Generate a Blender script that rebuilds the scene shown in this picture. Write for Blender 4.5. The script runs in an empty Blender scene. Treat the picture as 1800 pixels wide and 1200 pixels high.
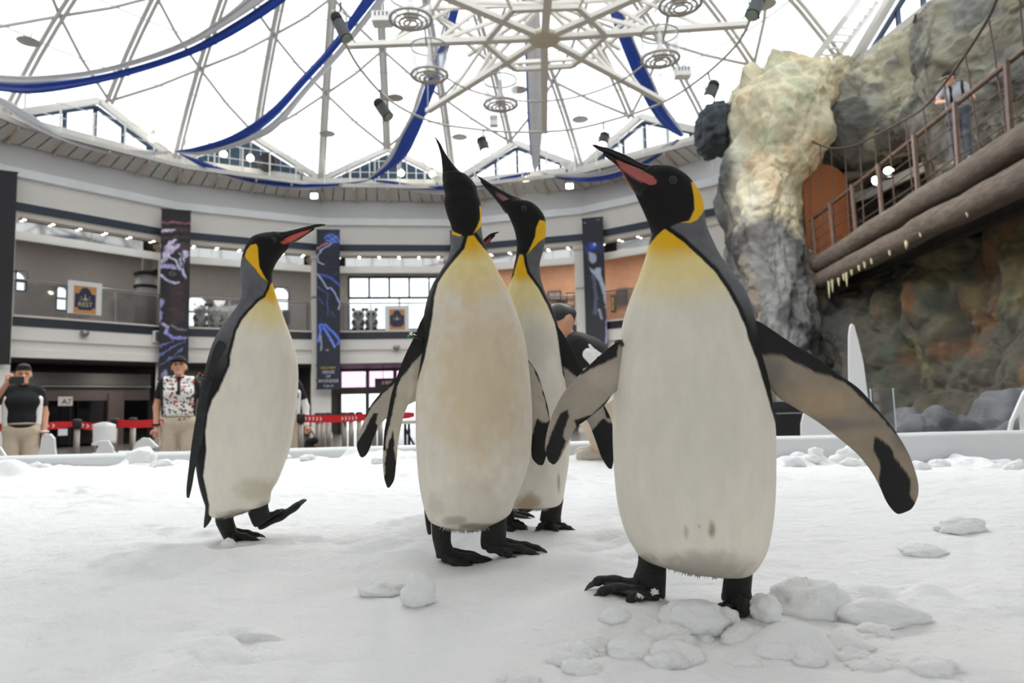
import bpy, bmesh, math, random
import numpy as np
from mathutils import Vector, Matrix
random.seed(7); RNG = np.random.default_rng(7)
SC = bpy.context.scene
COL = SC.collection
PI = math.pi
# ------------------------------------------------------------------ camera
FOC = 1250.0                       # focal length in pixels of the 1800 x 1200 frame
CAMZ = 1.0
cam_d = bpy.data.cameras.new('camera'); cam = bpy.data.objects.new('camera', cam_d); COL.objects.link(cam)
cam_d.sensor_width = 36.0; cam_d.lens = 36.0*FOC/1800.0
cam_d.clip_start = 0.02; cam_d.clip_end = 500
CAMR = Matrix.Rotation(math.radians(90+5.26), 3, 'X') @ Matrix.Rotation(-0.025, 3, 'Z')
cam.matrix_world = Matrix.Translation((0, 0, CAMZ)) @ CAMR.to_4x4()
cam_d.dof.use_dof = True; cam_d.dof.focus_distance = 1.75; cam_d.dof.aperture_fstop = 4.5
SC.camera = cam
# ------------------------------------------------------------------ view, sky, sun
SC.view_settings.view_transform = 'Standard'; SC.view_settings.look = 'None'
SC.view_settings.gamma = 1.0; SC.view_settings.use_curve_mapping = False
SC.view_settings.exposure = 1.1
world = bpy.data.worlds.new('overcast_sky'); SC.world = world; world.use_nodes = True
_n = world.node_tree.nodes; _l = world.node_tree.links
_bg = _n['Background']; _bg.inputs[0].default_value = (0.955, 0.985, 1.0, 1); _bg.inputs[1].default_value = 1.15
# a soft high sun through thin cloud
sun_d = bpy.data.lights.new('sun', 'SUN'); sun = bpy.data.objects.new('sun', sun_d); COL.objects.link(sun)
sun_d.energy = 0.3; sun_d.angle = math.radians(60); sun_d.color = (1.0, 0.97, 0.93)
sun.rotation_euler = (math.radians(18), math.radians(8), 0)
# ------------------------------------------------------------------ pixel <-> world
_R = np.array(CAMR)
def ray(px, py):
    d = np.stack([(np.asarray(px, float)-900)/FOC, -(np.asarray(py, float)-600)/FOC, -np.ones(np.shape(px))], -1)
    return d @ _R.T
def at(px, py, Y):                  # the point at depth Y seen at a pixel
    d = ray(px, py); Y = np.asarray(Y, float)
    p = d*(Y/d[..., 1])[..., None]
    p[..., 2] += CAMZ
    return p
def ground(px, py, z):              # the point of the plane z seen at a pixel
    d = ray(px, py); t = (z-CAMZ)/d[..., 2]
    p = d*t[..., None]; p[..., 2] += CAMZ
    return p
def proj(P):
    q = (np.asarray(P, float)-np.array([0, 0, CAMZ])) @ _R
    return np.stack([900+FOC*q[..., 0]/-q[..., 2], 600-FOC*q[..., 1]/-q[..., 2]], -1)
def V(px, py, Y): return Vector(at(px, py, Y))
# ------------------------------------------------------------------ colour and materials
def lin(c):
    c = np.asarray(c, float)/255.0
    return np.where(c <= 0.04045, c/12.92, ((c+0.055)/1.055)**2.4)
MATS = {}
def M(name, rgb=None, rough=0.6, metal=0.0, var=0.0, vs=4.0, bump=0.0, bs=60.0, emit=0.0, spec=0.5, trans=0.0, vcol=False, sss=0.0, stretch=None, coat=0.0):
    if name in MATS: return MATS[name]
    m = bpy.data.materials.new(name); m.use_nodes = True; MATS[name] = m
    nt = m.node_tree; n = nt.nodes; l = nt.links; b = n['Principled BSDF']
    b.inputs['Roughness'].default_value = rough; b.inputs['Metallic'].default_value = metal
    b.inputs['Specular IOR Level'].default_value = spec
    if coat: b.inputs['Coat Weight'].default_value = coat; b.inputs['Coat Roughness'].default_value = 0.15
    tc = n.new('ShaderNodeTexCoord'); src = tc.outputs['Object']
    if stretch:
        mp = n.new('ShaderNodeMapping'); mp.inputs['Scale'].default_value = stretch
        l.new(src, mp.inputs[0]); src = mp.outputs[0]
    if vcol:
        a = n.new('ShaderNodeAttribute'); a.attribute_name = 'Col'; base = a.outputs['Color']
    else:
        r = n.new('ShaderNodeRGB'); r.outputs[0].default_value = (*lin(rgb), 1); base = r.outputs[0]
    if var:
        t = n.new('ShaderNodeTexNoise'); t.inputs['Scale'].default_value = vs; t.inputs['Detail'].default_value = 6
        l.new(src, t.inputs['Vector'])
        mr = n.new('ShaderNodeMapRange'); mr.inputs[1].default_value = 0.3; mr.inputs[2].default_value = 0.7
        mr.inputs[3].default_value = 1-var; mr.inputs[4].default_value = 1+var*0.6
        l.new(t.outputs['Fac'], mr.inputs[0])
        mx = n.new('ShaderNodeVectorMath'); mx.operation = 'SCALE'
        l.new(base, mx.inputs[0]); l.new(mr.outputs[0], mx.inputs['Scale']); base = mx.outputs[0]
    l.new(base, b.inputs['Base Color'])
    if trans:
        tl = n.new('ShaderNodeBsdfTranslucent'); l.new(base, tl.inputs[0]); ms = n.new('ShaderNodeMixShader'); ms.inputs[0].default_value = trans
        l.new(b.outputs[0], ms.inputs[1]); l.new(tl.outputs[0], ms.inputs[2]); l.new(ms.outputs[0], n['Material Output'].inputs[0])
    if emit:
        l.new(base, b.inputs['Emission Color']); b.inputs['Emission Strength'].default_value = emit
    if sss:
        b.inputs['Subsurface Weight'].default_value = sss; b.inputs['Subsurface Radius'].default_value = (0.02, 0.022, 0.025); b.inputs['Subsurface Scale'].default_value = 0.6
    if bump:
        t2 = n.new('ShaderNodeTexNoise'); t2.inputs['Scale'].default_value = bs; t2.inputs['Detail'].default_value = 5
        l.new(src, t2.inputs['Vector'])
        bp = n.new('ShaderNodeBump'); bp.inputs['Strength'].default_value = bump; bp.inputs['Distance'].default_value = 0.01
        l.new(t2.outputs['Fac'], bp.inputs['Height']); l.new(bp.outputs[0], b.inputs['Normal'])
    return m
def glass(name, tint=(0.93, 0.96, 0.97), refl=0.12, rough=0.03):
    if name in MATS: return MATS[name]
    m = bpy.data.materials.new(name); m.use_nodes = True; MATS[name] = m
    n = m.node_tree.nodes; l = m.node_tree.links; n.remove(n['Principled BSDF'])
    tr = n.new('ShaderNodeBsdfTransparent'); tr.inputs[0].default_value = (*tint, 1)
    gl = n.new('ShaderNodeBsdfGlossy'); gl.inputs['Roughness'].default_value = rough
    fr = n.new('ShaderNodeFresnel'); fr.inputs[0].default_value = 1.45
    mu = n.new('ShaderNodeMath'); mu.operation = 'MULTIPLY'; mu.inputs[1].default_value = refl/0.04*0.5
    cl = n.new('ShaderNodeMath'); cl.operation = 'MINIMUM'; cl.inputs[1].default_value = 0.6
    mx = n.new('ShaderNodeMixShader')
    l.new(fr.outputs[0], mu.inputs[0]); l.new(mu.outputs[0], cl.inputs[0]); l.new(cl.outputs[0], mx.inputs[0])
    l.new(tr.outputs[0], mx.inputs[1]); l.new(gl.outputs[0], mx.inputs[2]); l.new(mx.outputs[0], n['Material Output'].inputs[0])
    return m
# ------------------------------------------------------------------ objects
ROOT = {}                                           # name -> world location of its top-level thing
def tag(o, label=None, cat=None, group=None, kind=None):
    if label: o['label'] = label
    if cat: o['category'] = cat
    if group: o['group'] = group
    if kind: o['kind'] = kind
    return o
def thing(name, label, cat, loc=(0, 0, 0), group=None, kind=None):
    o = bpy.data.objects.new(name, None); COL.objects.link(o); o.location = loc
    o.empty_display_size = 0.1
    ROOT[o.name] = Vector(loc)
    return tag(o, label, cat, group, kind)
def link(name, me, parent=None, loc=None):
    o = bpy.data.objects.new(name, me); COL.objects.link(o)
    if parent is not None: o.parent = parent
    if loc is not None: o.location = loc
    ROOT[o.name] = ROOT[parent.name] if parent is not None else Vector((0, 0, 0))
    return o
def mesh_np(name, verts, faces, mat, smooth=True, cols=None):
    me = bpy.data.meshes.new(name)
    verts = np.asarray(verts, np.float32)
    if isinstance(faces, np.ndarray):
        k = faces.shape[1]; nf = len(faces)
        me.vertices.add(len(verts)); me.vertices.foreach_set('co', verts.ravel())
        me.loops.add(nf*k); me.loops.foreach_set('vertex_index', faces.astype(np.int32).ravel())
        me.polygons.add(nf); me.polygons.foreach_set('loop_start', np.arange(0, nf*k, k, dtype=np.int32))
        me.update(calc_edges=True)
    else:
        me.from_pydata(verts.tolist(), [], faces); me.update()
    if smooth: me.polygons.foreach_set('use_smooth', np.ones(len(me.polygons), bool))
    else: me.polygons.foreach_set('use_smooth', np.zeros(len(me.polygons), bool))
    if mat is not None: me.materials.append(mat)
    if cols is not None:
        a = me.attributes.new('Col', 'FLOAT_COLOR', 'POINT')
        c = np.ones((len(verts), 4), np.float32); c[:, :3] = cols
        a.data.foreach_set('color', c.ravel())
    return me
def obj_np(name, verts, faces, mat, parent=None, smooth=True, cols=None):
    """world-space verts; as a child they are stored relative to the thing's own location"""
    verts = np.asarray(verts, float)
    if parent is not None:
        off = ROOT[parent.name]; base = np.array(off)
        me = mesh_np(name, verts-base, faces, mat, smooth, cols)
        return link(name, me, parent)
    c = verts.mean(0); c[2] = verts[:, 2].min()
    me = mesh_np(name, verts-c, faces, mat, smooth, cols)
    o = link(name, me, None, loc=c); ROOT[o.name] = Vector(c)
    return o
class MB:
    """collects simple shapes (world space), then links them as ONE mesh object"""
    def __init__(s): s.v = []; s.f = []; s.c = []
    def add(s, vs, fs, col=None):
        o = len(s.v); s.v += [tuple(map(float, p)) for p in vs]; s.f += [tuple(i+o for i in f) for f in fs]
        if col is not None: s.c += [col]*len(vs)
        return s
    def box(s, c, d, M3=None):
        c = Vector(c); h = Vector(d)/2; vs = []
        for z in (-1, 1):
            for x, y in ((-1, -1), (1, -1), (1, 1), (-1, 1)):
                p = Vector((x*h.x, y*h.y, z*h.z)); p = (M3 @ p) if M3 is not None else p; vs.append(c+p)
        return s.add(vs, [(3, 2, 1, 0), (4, 5, 6, 7), (0, 1, 5, 4), (1, 2, 6, 5), (2, 3, 7, 6), (3, 0, 4, 7)])
    def beam(s, a, b, w, h=None, up=(0, 0, 1)):
        a = Vector(a); b = Vector(b); h = h or w; d = (b-a); L = d.length
        if L < 1e-6: return s
        d.normalize(); u = Vector(up)
        if abs(d.dot(u)) > 0.99: u = Vector((0, 1, 0))
        x = d.cross(u).normalized(); z = x.cross(d).normalized(); vs = []
        for p in (a, b):
            for i, j in ((-1, -1), (1, -1), (1, 1), (-1, 1)): vs.append(p+x*(i*w/2)+z*(j*h/2))
        return s.add(vs, [(0, 1, 2, 3), (7, 6, 5, 4), (4, 5, 1, 0), (5, 6, 2, 1), (6, 7, 3, 2), (7, 4, 0, 3)])
    def tube(s, pts, r, seg=8, cap=True):
        pts = [Vector(p) for p in pts]; n = len(pts); rs = r if hasattr(r, '__len__') else [r]*n
        t0 = (pts[1]-pts[0]).normalized(); u = t0.orthogonal().normalized(); o = len(s.v); vs = []; fs = []
        for i, p in enumerate(pts):
            t = (pts[min(i+1, n-1)]-pts[max(i-1, 0)]).normalized()
            u = (u-t*u.dot(t)).normalized(); w = t.cross(u)
            for k in range(seg):
                a = 2*PI*k/seg; vs.append(p+(u*math.cos(a)+w*math.sin(a))*rs[i])
        for i in range(n-1):
            for k in range(seg):
                a = i*seg+k; b = i*seg+(k+1) % seg; fs.append((a, b, b+seg, a+seg))
        if cap: fs.append(tuple(range(seg))[::-1]); fs.append(tuple((n-1)*seg+k for k in range(seg)))
        return s.add(vs, fs)
    def lathe(s, prof, c, seg=16, axis=None):
        """prof: (radius, height) pairs about a vertical axis at c"""
        c = Vector(c); R = axis or Matrix.Identity(3); vs = []; fs = []; n = len(prof)
        for r, z in prof:
            for k in range(seg):
                a = 2*PI*k/seg; vs.append(c+R @ Vector((r*math.cos(a), r*math.sin(a), z)))
        for i in range(n-1):
            for k in range(seg):
                a = i*seg+k; b = i*seg+(k+1) % seg; fs.append((a, b, b+seg, a+seg))
        fs.append(tuple(range(seg))[::-1]); fs.append(tuple((n-1)*seg+k for k in range(seg)))
        return s.add(vs, fs)
    def prism(s, pts2, o, ex, ey, t):
        """a flat outline pts2 laid on axes ex, ey at o, t thick"""
        o = Vector(o); ex = Vector(ex); ey = Vector(ey); nn = ex.cross(ey).normalized(); n = len(pts2)
        vs = [o+ex*x+ey*y for x, y in pts2]+[o+ex*x+ey*y+nn*t for x, y in pts2]
        fs = [tuple(range(n))[::-1], tuple(range(n, 2*n))]+[(i, (i+1) % n, n+(i+1) % n, n+i) for i in range(n)]
        return s.add(vs, fs)
    def quad(s, a, b, c, d): return s.add([a, b, c, d], [(0, 1, 2, 3)])
    def ball(s, c, r, seg=10, rings=6, sc=(1, 1, 1)):
        c = Vector(c); vs = []; fs = []
        for i in range(1, rings):
            for k in range(seg):
                a = PI*i/rings; b = 2*PI*k/seg
                vs.append(c+Vector((r*sc[0]*math.sin(a)*math.cos(b), r*sc[1]*math.sin(a)*math.sin(b), r*sc[2]*math.cos(a))))
        top = len(vs); vs.append(c+Vector((0, 0, r*sc[2]))); vs.append(c-Vector((0, 0, r*sc[2])))
        for i in range(rings-2):
            for k in range(seg):
                a = i*seg+k; b = i*seg+(k+1) % seg; fs.append((a, a+seg, b+seg, b))
        for k in range(seg):
            fs.append((top, k, (k+1) % seg)); o = (rings-2)*seg; fs.append((top+1, o+(k+1) % seg, o+k))
        return s.add(vs, fs)
    def build(s, name, mat, parent=None, smooth=False, bevel=0.0):
        o = obj_np(name, s.v, s.f, mat, parent, smooth, np.array(s.c) if s.c else None)
        if bevel:
            md = o.modifiers.new('bevel', 'BEVEL'); md.width = bevel; md.segments = 2; md.limit_method = 'ANGLE'
        return o
def copy_tree(o, loc=None, rotz=None, label=None, parent=None):
    c = o.copy(); COL.objects.link(c)
    if parent is not None: c.parent = parent
    ROOT[c.name] = ROOT.get(o.name, Vector((0, 0, 0)))
    if loc is not None: c.location = loc
    if rotz is not None: c.rotation_euler[2] = rotz
    if label: c['label'] = label
    for ch in list(o.children): copy_tree(ch, parent=c)
    return c
# ------------------------------------------------------------------ numpy noise
def _hash(ix, iy, iz, seed=0):
    h = (ix.astype(np.uint32)*np.uint32(374761393)+iy.astype(np.uint32)*np.uint32(668265263)+iz.astype(np.uint32)*np.uint32(2147483647)+np.uint32((seed*144269+1) & 0xffffffff))
    h = (h ^ (h >> np.uint32(13)))*np.uint32(1274126177); h = (h ^ (h >> np.uint32(16)))*np.uint32(2246822519)
    return ((h ^ (h >> np.uint32(15))) & np.uint32(0xffffff)).astype(np.float64)/0xffffff
def vnoise(P, seed=0):
    P = np.asarray(P, float); i = np.floor(P).astype(np.int64); f = P-i; f = f*f*f*(f*(f*6-15)+10); r = 0
    for dx in (0, 1):
        for dy in (0, 1):
            for dz in (0, 1):
                w = (f[..., 0] if dx else 1-f[..., 0])*(f[..., 1] if dy else 1-f[..., 1])*(f[..., 2] if dz else 1-f[..., 2])
                r = r+w*_hash(i[..., 0]+dx, i[..., 1]+dy, i[..., 2]+dz, seed)
    return r*2-1
def fbm(P, oct=4, seed=0, gain=0.5, ridged=False):
    P = np.asarray(P, float); a = 1.0; s = 0; t = 0
    for k in range(oct):
        n = vnoise(P, seed+k)
        if ridged: n = 1-2*np.abs(n)
        s = s+a*n; t += a; a *= gain; P = P*2.03+11.7
    return s/t
def cells(P, seed=0):
    """F1, F2-F1 and a random number per cell"""
    P = np.asarray(P, float); i = np.floor(P).astype(np.int64); f1 = np.full(P.shape[:-1], 9.0); f2 = f1.copy(); idv = np.zeros(P.shape[:-1])
    for dx in (-1, 0, 1):
        for dy in (-1, 0, 1):
            for dz in (-1, 0, 1):
                c = i+np.array([dx, dy, dz]); q = np.stack([_hash(c[..., 0], c[..., 1], c[..., 2], seed+k) for k in (1, 2, 3)], -1)
                d = np.sqrt(((c+q-P)**2).sum(-1)); rid = _hash(c[..., 0], c[..., 1], c[..., 2], seed+4)
                nearer = d < f1
                f2 = np.where(nearer, f1, np.minimum(f2, d)); idv = np.where(nearer, rid, idv); f1 = np.where(nearer, d, f1)
    return f1, f2-f1, idv
def facets(P, seed=0, k=0.9):
    """bulging blocks that meet in creases: the upper envelope of tilted caps, one per cell"""
    P = np.asarray(P, float); i = np.floor(P).astype(np.int64); val = np.full(P.shape[:-1], -9.0)
    for dx in (-1, 0, 1):
        for dy in (-1, 0, 1):
            for dz in (-1, 0, 1):
                c = i+np.array([dx, dy, dz]); hs = [_hash(c[..., 0], c[..., 1], c[..., 2], seed+k_) for k_ in range(1, 8)]; o = P-(c+np.stack(hs[:3], -1))
                val = np.maximum(val, .6*hs[6]+.7*(o*(np.stack(hs[3:6], -1)*2-1)).sum(-1)-k*(o*o).sum(-1))
    return val-.25
def sstep(a, b, x): t = np.clip((x-a)/(b-a), 0, 1); return t*t*(3-2*t)
def sd_poly(p, poly):
    """signed distance to a polygon (negative inside)"""
    p = np.asarray(p, float); poly = np.asarray(poly, float); d = np.full(len(p), 1e18); inside = np.zeros(len(p), bool); n = len(poly)
    for i in range(n):
        a = poly[i]; b = poly[(i+1) % n]; e = b-a; w = p-a
        t = np.clip((w @ e)/max(e @ e, 1e-12), 0, 1); q = w-t[:, None]*e; d = np.minimum(d, (q*q).sum(1))
        c1 = p[:, 1] >= a[1]; c2 = p[:, 1] < b[1]; c3 = e[0]*w[:, 1] > e[1]*w[:, 0]
        inside ^= ((c1 & c2 & c3) | (~c1 & ~c2 & ~c3))
    d = np.sqrt(d); return np.where(inside, -d, d)
def d_line(p, pts):
    p = np.asarray(p, float); d = np.full(len(p), 1e18)
    for a, b in zip(pts[:-1], pts[1:]):
        a = np.asarray(a, float); b = np.asarray(b, float); e = b-a; w = p-a
        t = np.clip((w @ e)/max(e @ e, 1e-12), 0, 1); q = w-t[:, None]*e; d = np.minimum(d, (q*q).sum(1))
    return np.sqrt(d)
def mixc(c, col, w): return c*(1-w[:, None])+np.asarray(col)*w[:, None]
# ------------------------------------------------------------------ closed surface of a distance field
def surfnet(f, lo, hi, h):
    lo = np.asarray(lo, float); n = np.ceil((np.asarray(hi, float)-lo)/h).astype(int)+1
    X, Y, Z = np.meshgrid(*[lo[k]+h*np.arange(n[k]) for k in range(3)], indexing='ij')
    F = f(np.stack([X, Y, Z], -1)); F[0] = F[-1] = 1; F[:, 0] = F[:, -1] = 1; F[:, :, 0] = F[:, :, -1] = 1
    S = F < 0; acc = np.zeros(tuple(n-1)+(3,)); cnt = np.zeros(tuple(n-1))
    cr = [(0, 0, 0), (1, 0, 0), (0, 1, 0), (1, 1, 0), (0, 0, 1), (1, 0, 1), (0, 1, 1), (1, 1, 1)]
    sl = lambda A, c: A[c[0]:A.shape[0]-1+c[0], c[1]:A.shape[1]-1+c[1], c[2]:A.shape[2]-1+c[2]]
    for i in range(8):
        for j in range(i+1, 8):
            a, b = cr[i], cr[j]
            if sum(abs(a[k]-b[k]) for k in range(3)) != 1: continue
            fa, fb = sl(F, a), sl(F, b); m = (fa < 0) != (fb < 0)
            t = np.where(m, fa/np.where(m, fa-fb, 1), 0)
            for k in range(3): acc[..., k] += np.where(m, a[k]+t*(b[k]-a[k]), 0)
            cnt += m
    act = cnt > 0; idx = -np.ones(act.shape, int); idx[act] = np.arange(act.sum())
    I = np.argwhere(act); vs = lo+h*(I+acc[act]/cnt[act][:, None]); fs = []
    for ax in range(3):
        o1, o2 = [(1, 2), (2, 0), (0, 1)][ax]
        A = np.take(S, range(0, n[ax]-1), ax); B = np.take(S, range(1, n[ax]), ax)
        E = np.argwhere(A != B); E = E[(E[:, o1] > 0) & (E[:, o2] > 0) & (E[:, o1] < n[o1]-1) & (E[:, o2] < n[o2]-1)]
        up = A[tuple(E.T)]
        def g(d1, d2): q = E.copy(); q[:, o1] -= d1; q[:, o2] -= d2; return idx[tuple(q.T)]
        q = np.stack([g(1, 1), g(0, 1), g(0, 0), g(1, 0)], 1); q[~up] = q[~up][:, ::-1]; fs.append(q)
    return vs, np.concatenate(fs)
def capsule(P, a, b, ra, rb):
    a = np.asarray(a, float); b = np.asarray(b, float); e = b-a; w = P-a
    t = np.clip((w @ e)/max(e @ e, 1e-12), 0, 1)
    return np.sqrt(((w-t[..., None]*e)**2).sum(-1))-(ra+(rb-ra)*t)
def ellip(P, c, r, Rm=None):
    q = P-np.asarray(c, float)
    if Rm is not None: q = q @ np.asarray(Rm)
    r = np.asarray(r, float); k = np.sqrt(((q/r)**2).sum(-1)); return (k-1)*r.min()
def smin(a, b, k):
    h = np.clip(0.5+0.5*(b-a)/k, 0, 1); return b+(a-b)*h-k*h*(1-h)
def catmull(A, n):
    A = np.asarray(A, float); m = len(A)
    t = np.linspace(0, m-1, n); i = np.clip(t.astype(int), 0, m-2); f = (t-i)[:, None]
    p0 = A[np.clip(i-1, 0, m-1)]; p1 = A[i]; p2 = A[i+1]; p3 = A[np.clip(i+2, 0, m-1)]
    return 0.5*((2*p1)+(-p0+p2)*f+(2*p0-5*p1+4*p2-p3)*f*f+(-p0+3*p1-3*p2+p3)*f**3)
# ================================================================== the round hall
CEN = np.array([-3.07, 14.69]); RAD = 13.33; APO = RAD*math.cos(math.radians(11.25))
def vert(k, R=RAD):
    b = math.radians(3.75+22.5*(k-3)); return CEN+R*np.array([math.sin(b), math.cos(b)])
class Bay:
    def __init__(s, i):
        a, b = vert(i), vert(i+1); s.m = (a+b)/2; s.t = (b-a)/np.linalg.norm(b-a); s.n = np.array([-s.t[1], s.t[0]])
        if (s.m-CEN) @ s.n < 0: s.n = -s.n
        s.ang = math.atan2(s.t[1], s.t[0]); s.i = i; s.rot = Matrix.Rotation(s.ang, 3, 'Z')
    def hl(s, d): return (APO+d)*math.tan(math.radians(11.25))
    def p(s, u, d, z): q = s.m+s.t*u+s.n*d; return (q[0], q[1], z)
    def on(s, px, py, d):                             # (u, z) where the sight line through a pixel meets the plane at depth d
        r = ray(px, py); o = s.m+s.n*d; t = (o @ s.n)/(r[:2] @ s.n); P = r*t
        return (P[:2]-o) @ s.t, P[2]+CAMZ
    def box(s, mb, u0, u1, d0, d1, z0, z1):
        return mb.box(s.p((u0+u1)/2, (d0+d1)/2, (z0+z1)/2), (abs(u1-u0), abs(d1-d0), abs(z1-z0)), s.rot)
    def strip(s, mb, prof):                           # a profile (d, z) swept along the bay, mitred at its ends
        n = len(prof); vs = []
        for d, z in prof: vs += [s.p(-s.hl(d), d, z), s.p(s.hl(d), d, z)]
        return mb.add(vs, [(2*i, 2*i+1, 2*i+3, 2*i+2) for i in range(n-1)])
m_wall = M('painted_wall', (226, 222, 216), rough=0.8, var=0.04, vs=0.8, bump=0.05, bs=20)
m_wall2 = M('upper_wall', (208, 208, 208), rough=0.75, var=0.05, vs=0.6)
m_strip = M('ledge_panels', (232, 234, 236), rough=0.35, var=0.08, vs=1.2)
m_navy = M('navy_band', (38, 50, 66), rough=0.5)
m_navy2 = M('dark_navy_band', (26, 32, 44), rough=0.45)
m_trim = M('trim_cream', (214, 206, 196), rough=0.6)
m_soffit = M('glossy_soffit', (156, 154, 152), rough=0.05, metal=0.95, var=0.05, vs=0.7)
m_dark = M('dark_ceiling', (150, 148, 148), rough=0.8, var=0.05)
m_backw = M('mezzanine_wall', (160, 158, 158), rough=0.8, var=0.05)
m_warm = M('shop_wall', (226, 176, 146), rough=0.7, var=0.08)
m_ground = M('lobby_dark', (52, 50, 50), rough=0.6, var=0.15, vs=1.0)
m_taupe = M('taupe_panel', (84, 74, 71), rough=0.6, var=0.1)
m_blackg = M('black_glass', (10, 10, 12), rough=0.08, spec=0.6)
m_white = M('white_paint', (236, 235, 232), rough=0.5)
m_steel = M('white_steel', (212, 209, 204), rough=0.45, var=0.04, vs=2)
m_grey = M('grey_steel', (150, 150, 150), rough=0.35, metal=0.7)
m_frame = M('window_frame', (30, 40, 56), rough=0.4)
m_lamp = M('lamp_glow', (255, 240, 214), emit=14.0)
m_glass = glass('clear_glass')
m_roofg = glass('roof_glass', (0.95, 0.98, 1.0), 0.06)
m_pink = glass('tinted_transom', (0.86, 0.66, 0.80), 0.1)
m_rail = glass('rail_glass', (0.80, 0.81, 0.82), 0.2)
m_floor = M('hall_floor', (118, 112, 106), rough=0.25, var=0.1, vs=1.5)
BAYS = {i: Bay(i) for i in range(-3, 8)}
SIDE = {-3: 'left', -2: 'left', -1: 'left', 0: 'left', 1: 'back', 2: 'back', 3: 'back', 4: 'right', 5: 'right', 6: 'right', 7: 'right'}
# hall floor
mb = MB(); mb.prism([(24*math.cos(2*PI*k/48), 24*math.sin(2*PI*k/48)) for k in range(48)], (CEN[0], CEN[1], -0.12), (1, 0, 0), (0, 1, 0), 0.12)
tag(mb.build('floor', m_floor), kind='structure')
def holed(mb, bay, d0, d1, z0, z1, holes):
    """a wall slab with rectangular openings"""
    h = bay.hl((d0+d1)/2); us = sorted({-h, h, *[x for q in holes for x in q[:2]]}); zs = sorted({z0, z1, *[x for q in holes for x in q[2:4]]})
    us = [u for u in us if -h <= u <= h]; zs = [z for z in zs if z0 <= z <= z1]
    for a, b in zip(us[:-1], us[1:]):
        for c, e in zip(zs[:-1], zs[1:]):
            if any(q[0] <= (a+b)/2 <= q[1] and q[2] <= (c+e)/2 <= q[3] for q in holes): continue
            bay.box(mb, a, b, d0, d1, c, e)
    return mb
def rect(bay, x0, y0, x1, y1, d):
    u0, z1 = bay.on(x0, y0, d); u1, z0 = bay.on(x1, y1, d); return (min(u0, u1), max(u0, u1), min(z0, z1), max(z0, z1))
HOLES = {0: [rect(BAYS[0], 10, 474, 46, 512, 4), rect(BAYS[0], 100, 502, 119, 546, 4)],
 1: [rect(BAYS[1], 325, 520, 366, 575, 4), rect(BAYS[1], 480, 504, 508, 548, 4)],
 2: [rect(BAYS[2], 613, 487, 790, 578, 4)]}
DOORS = {2: [rect(BAYS[2], 597, 690, 790, 792, 4), rect(BAYS[2], 597, 650, 790, 680, 4)]}
WALLS = {}
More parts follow.
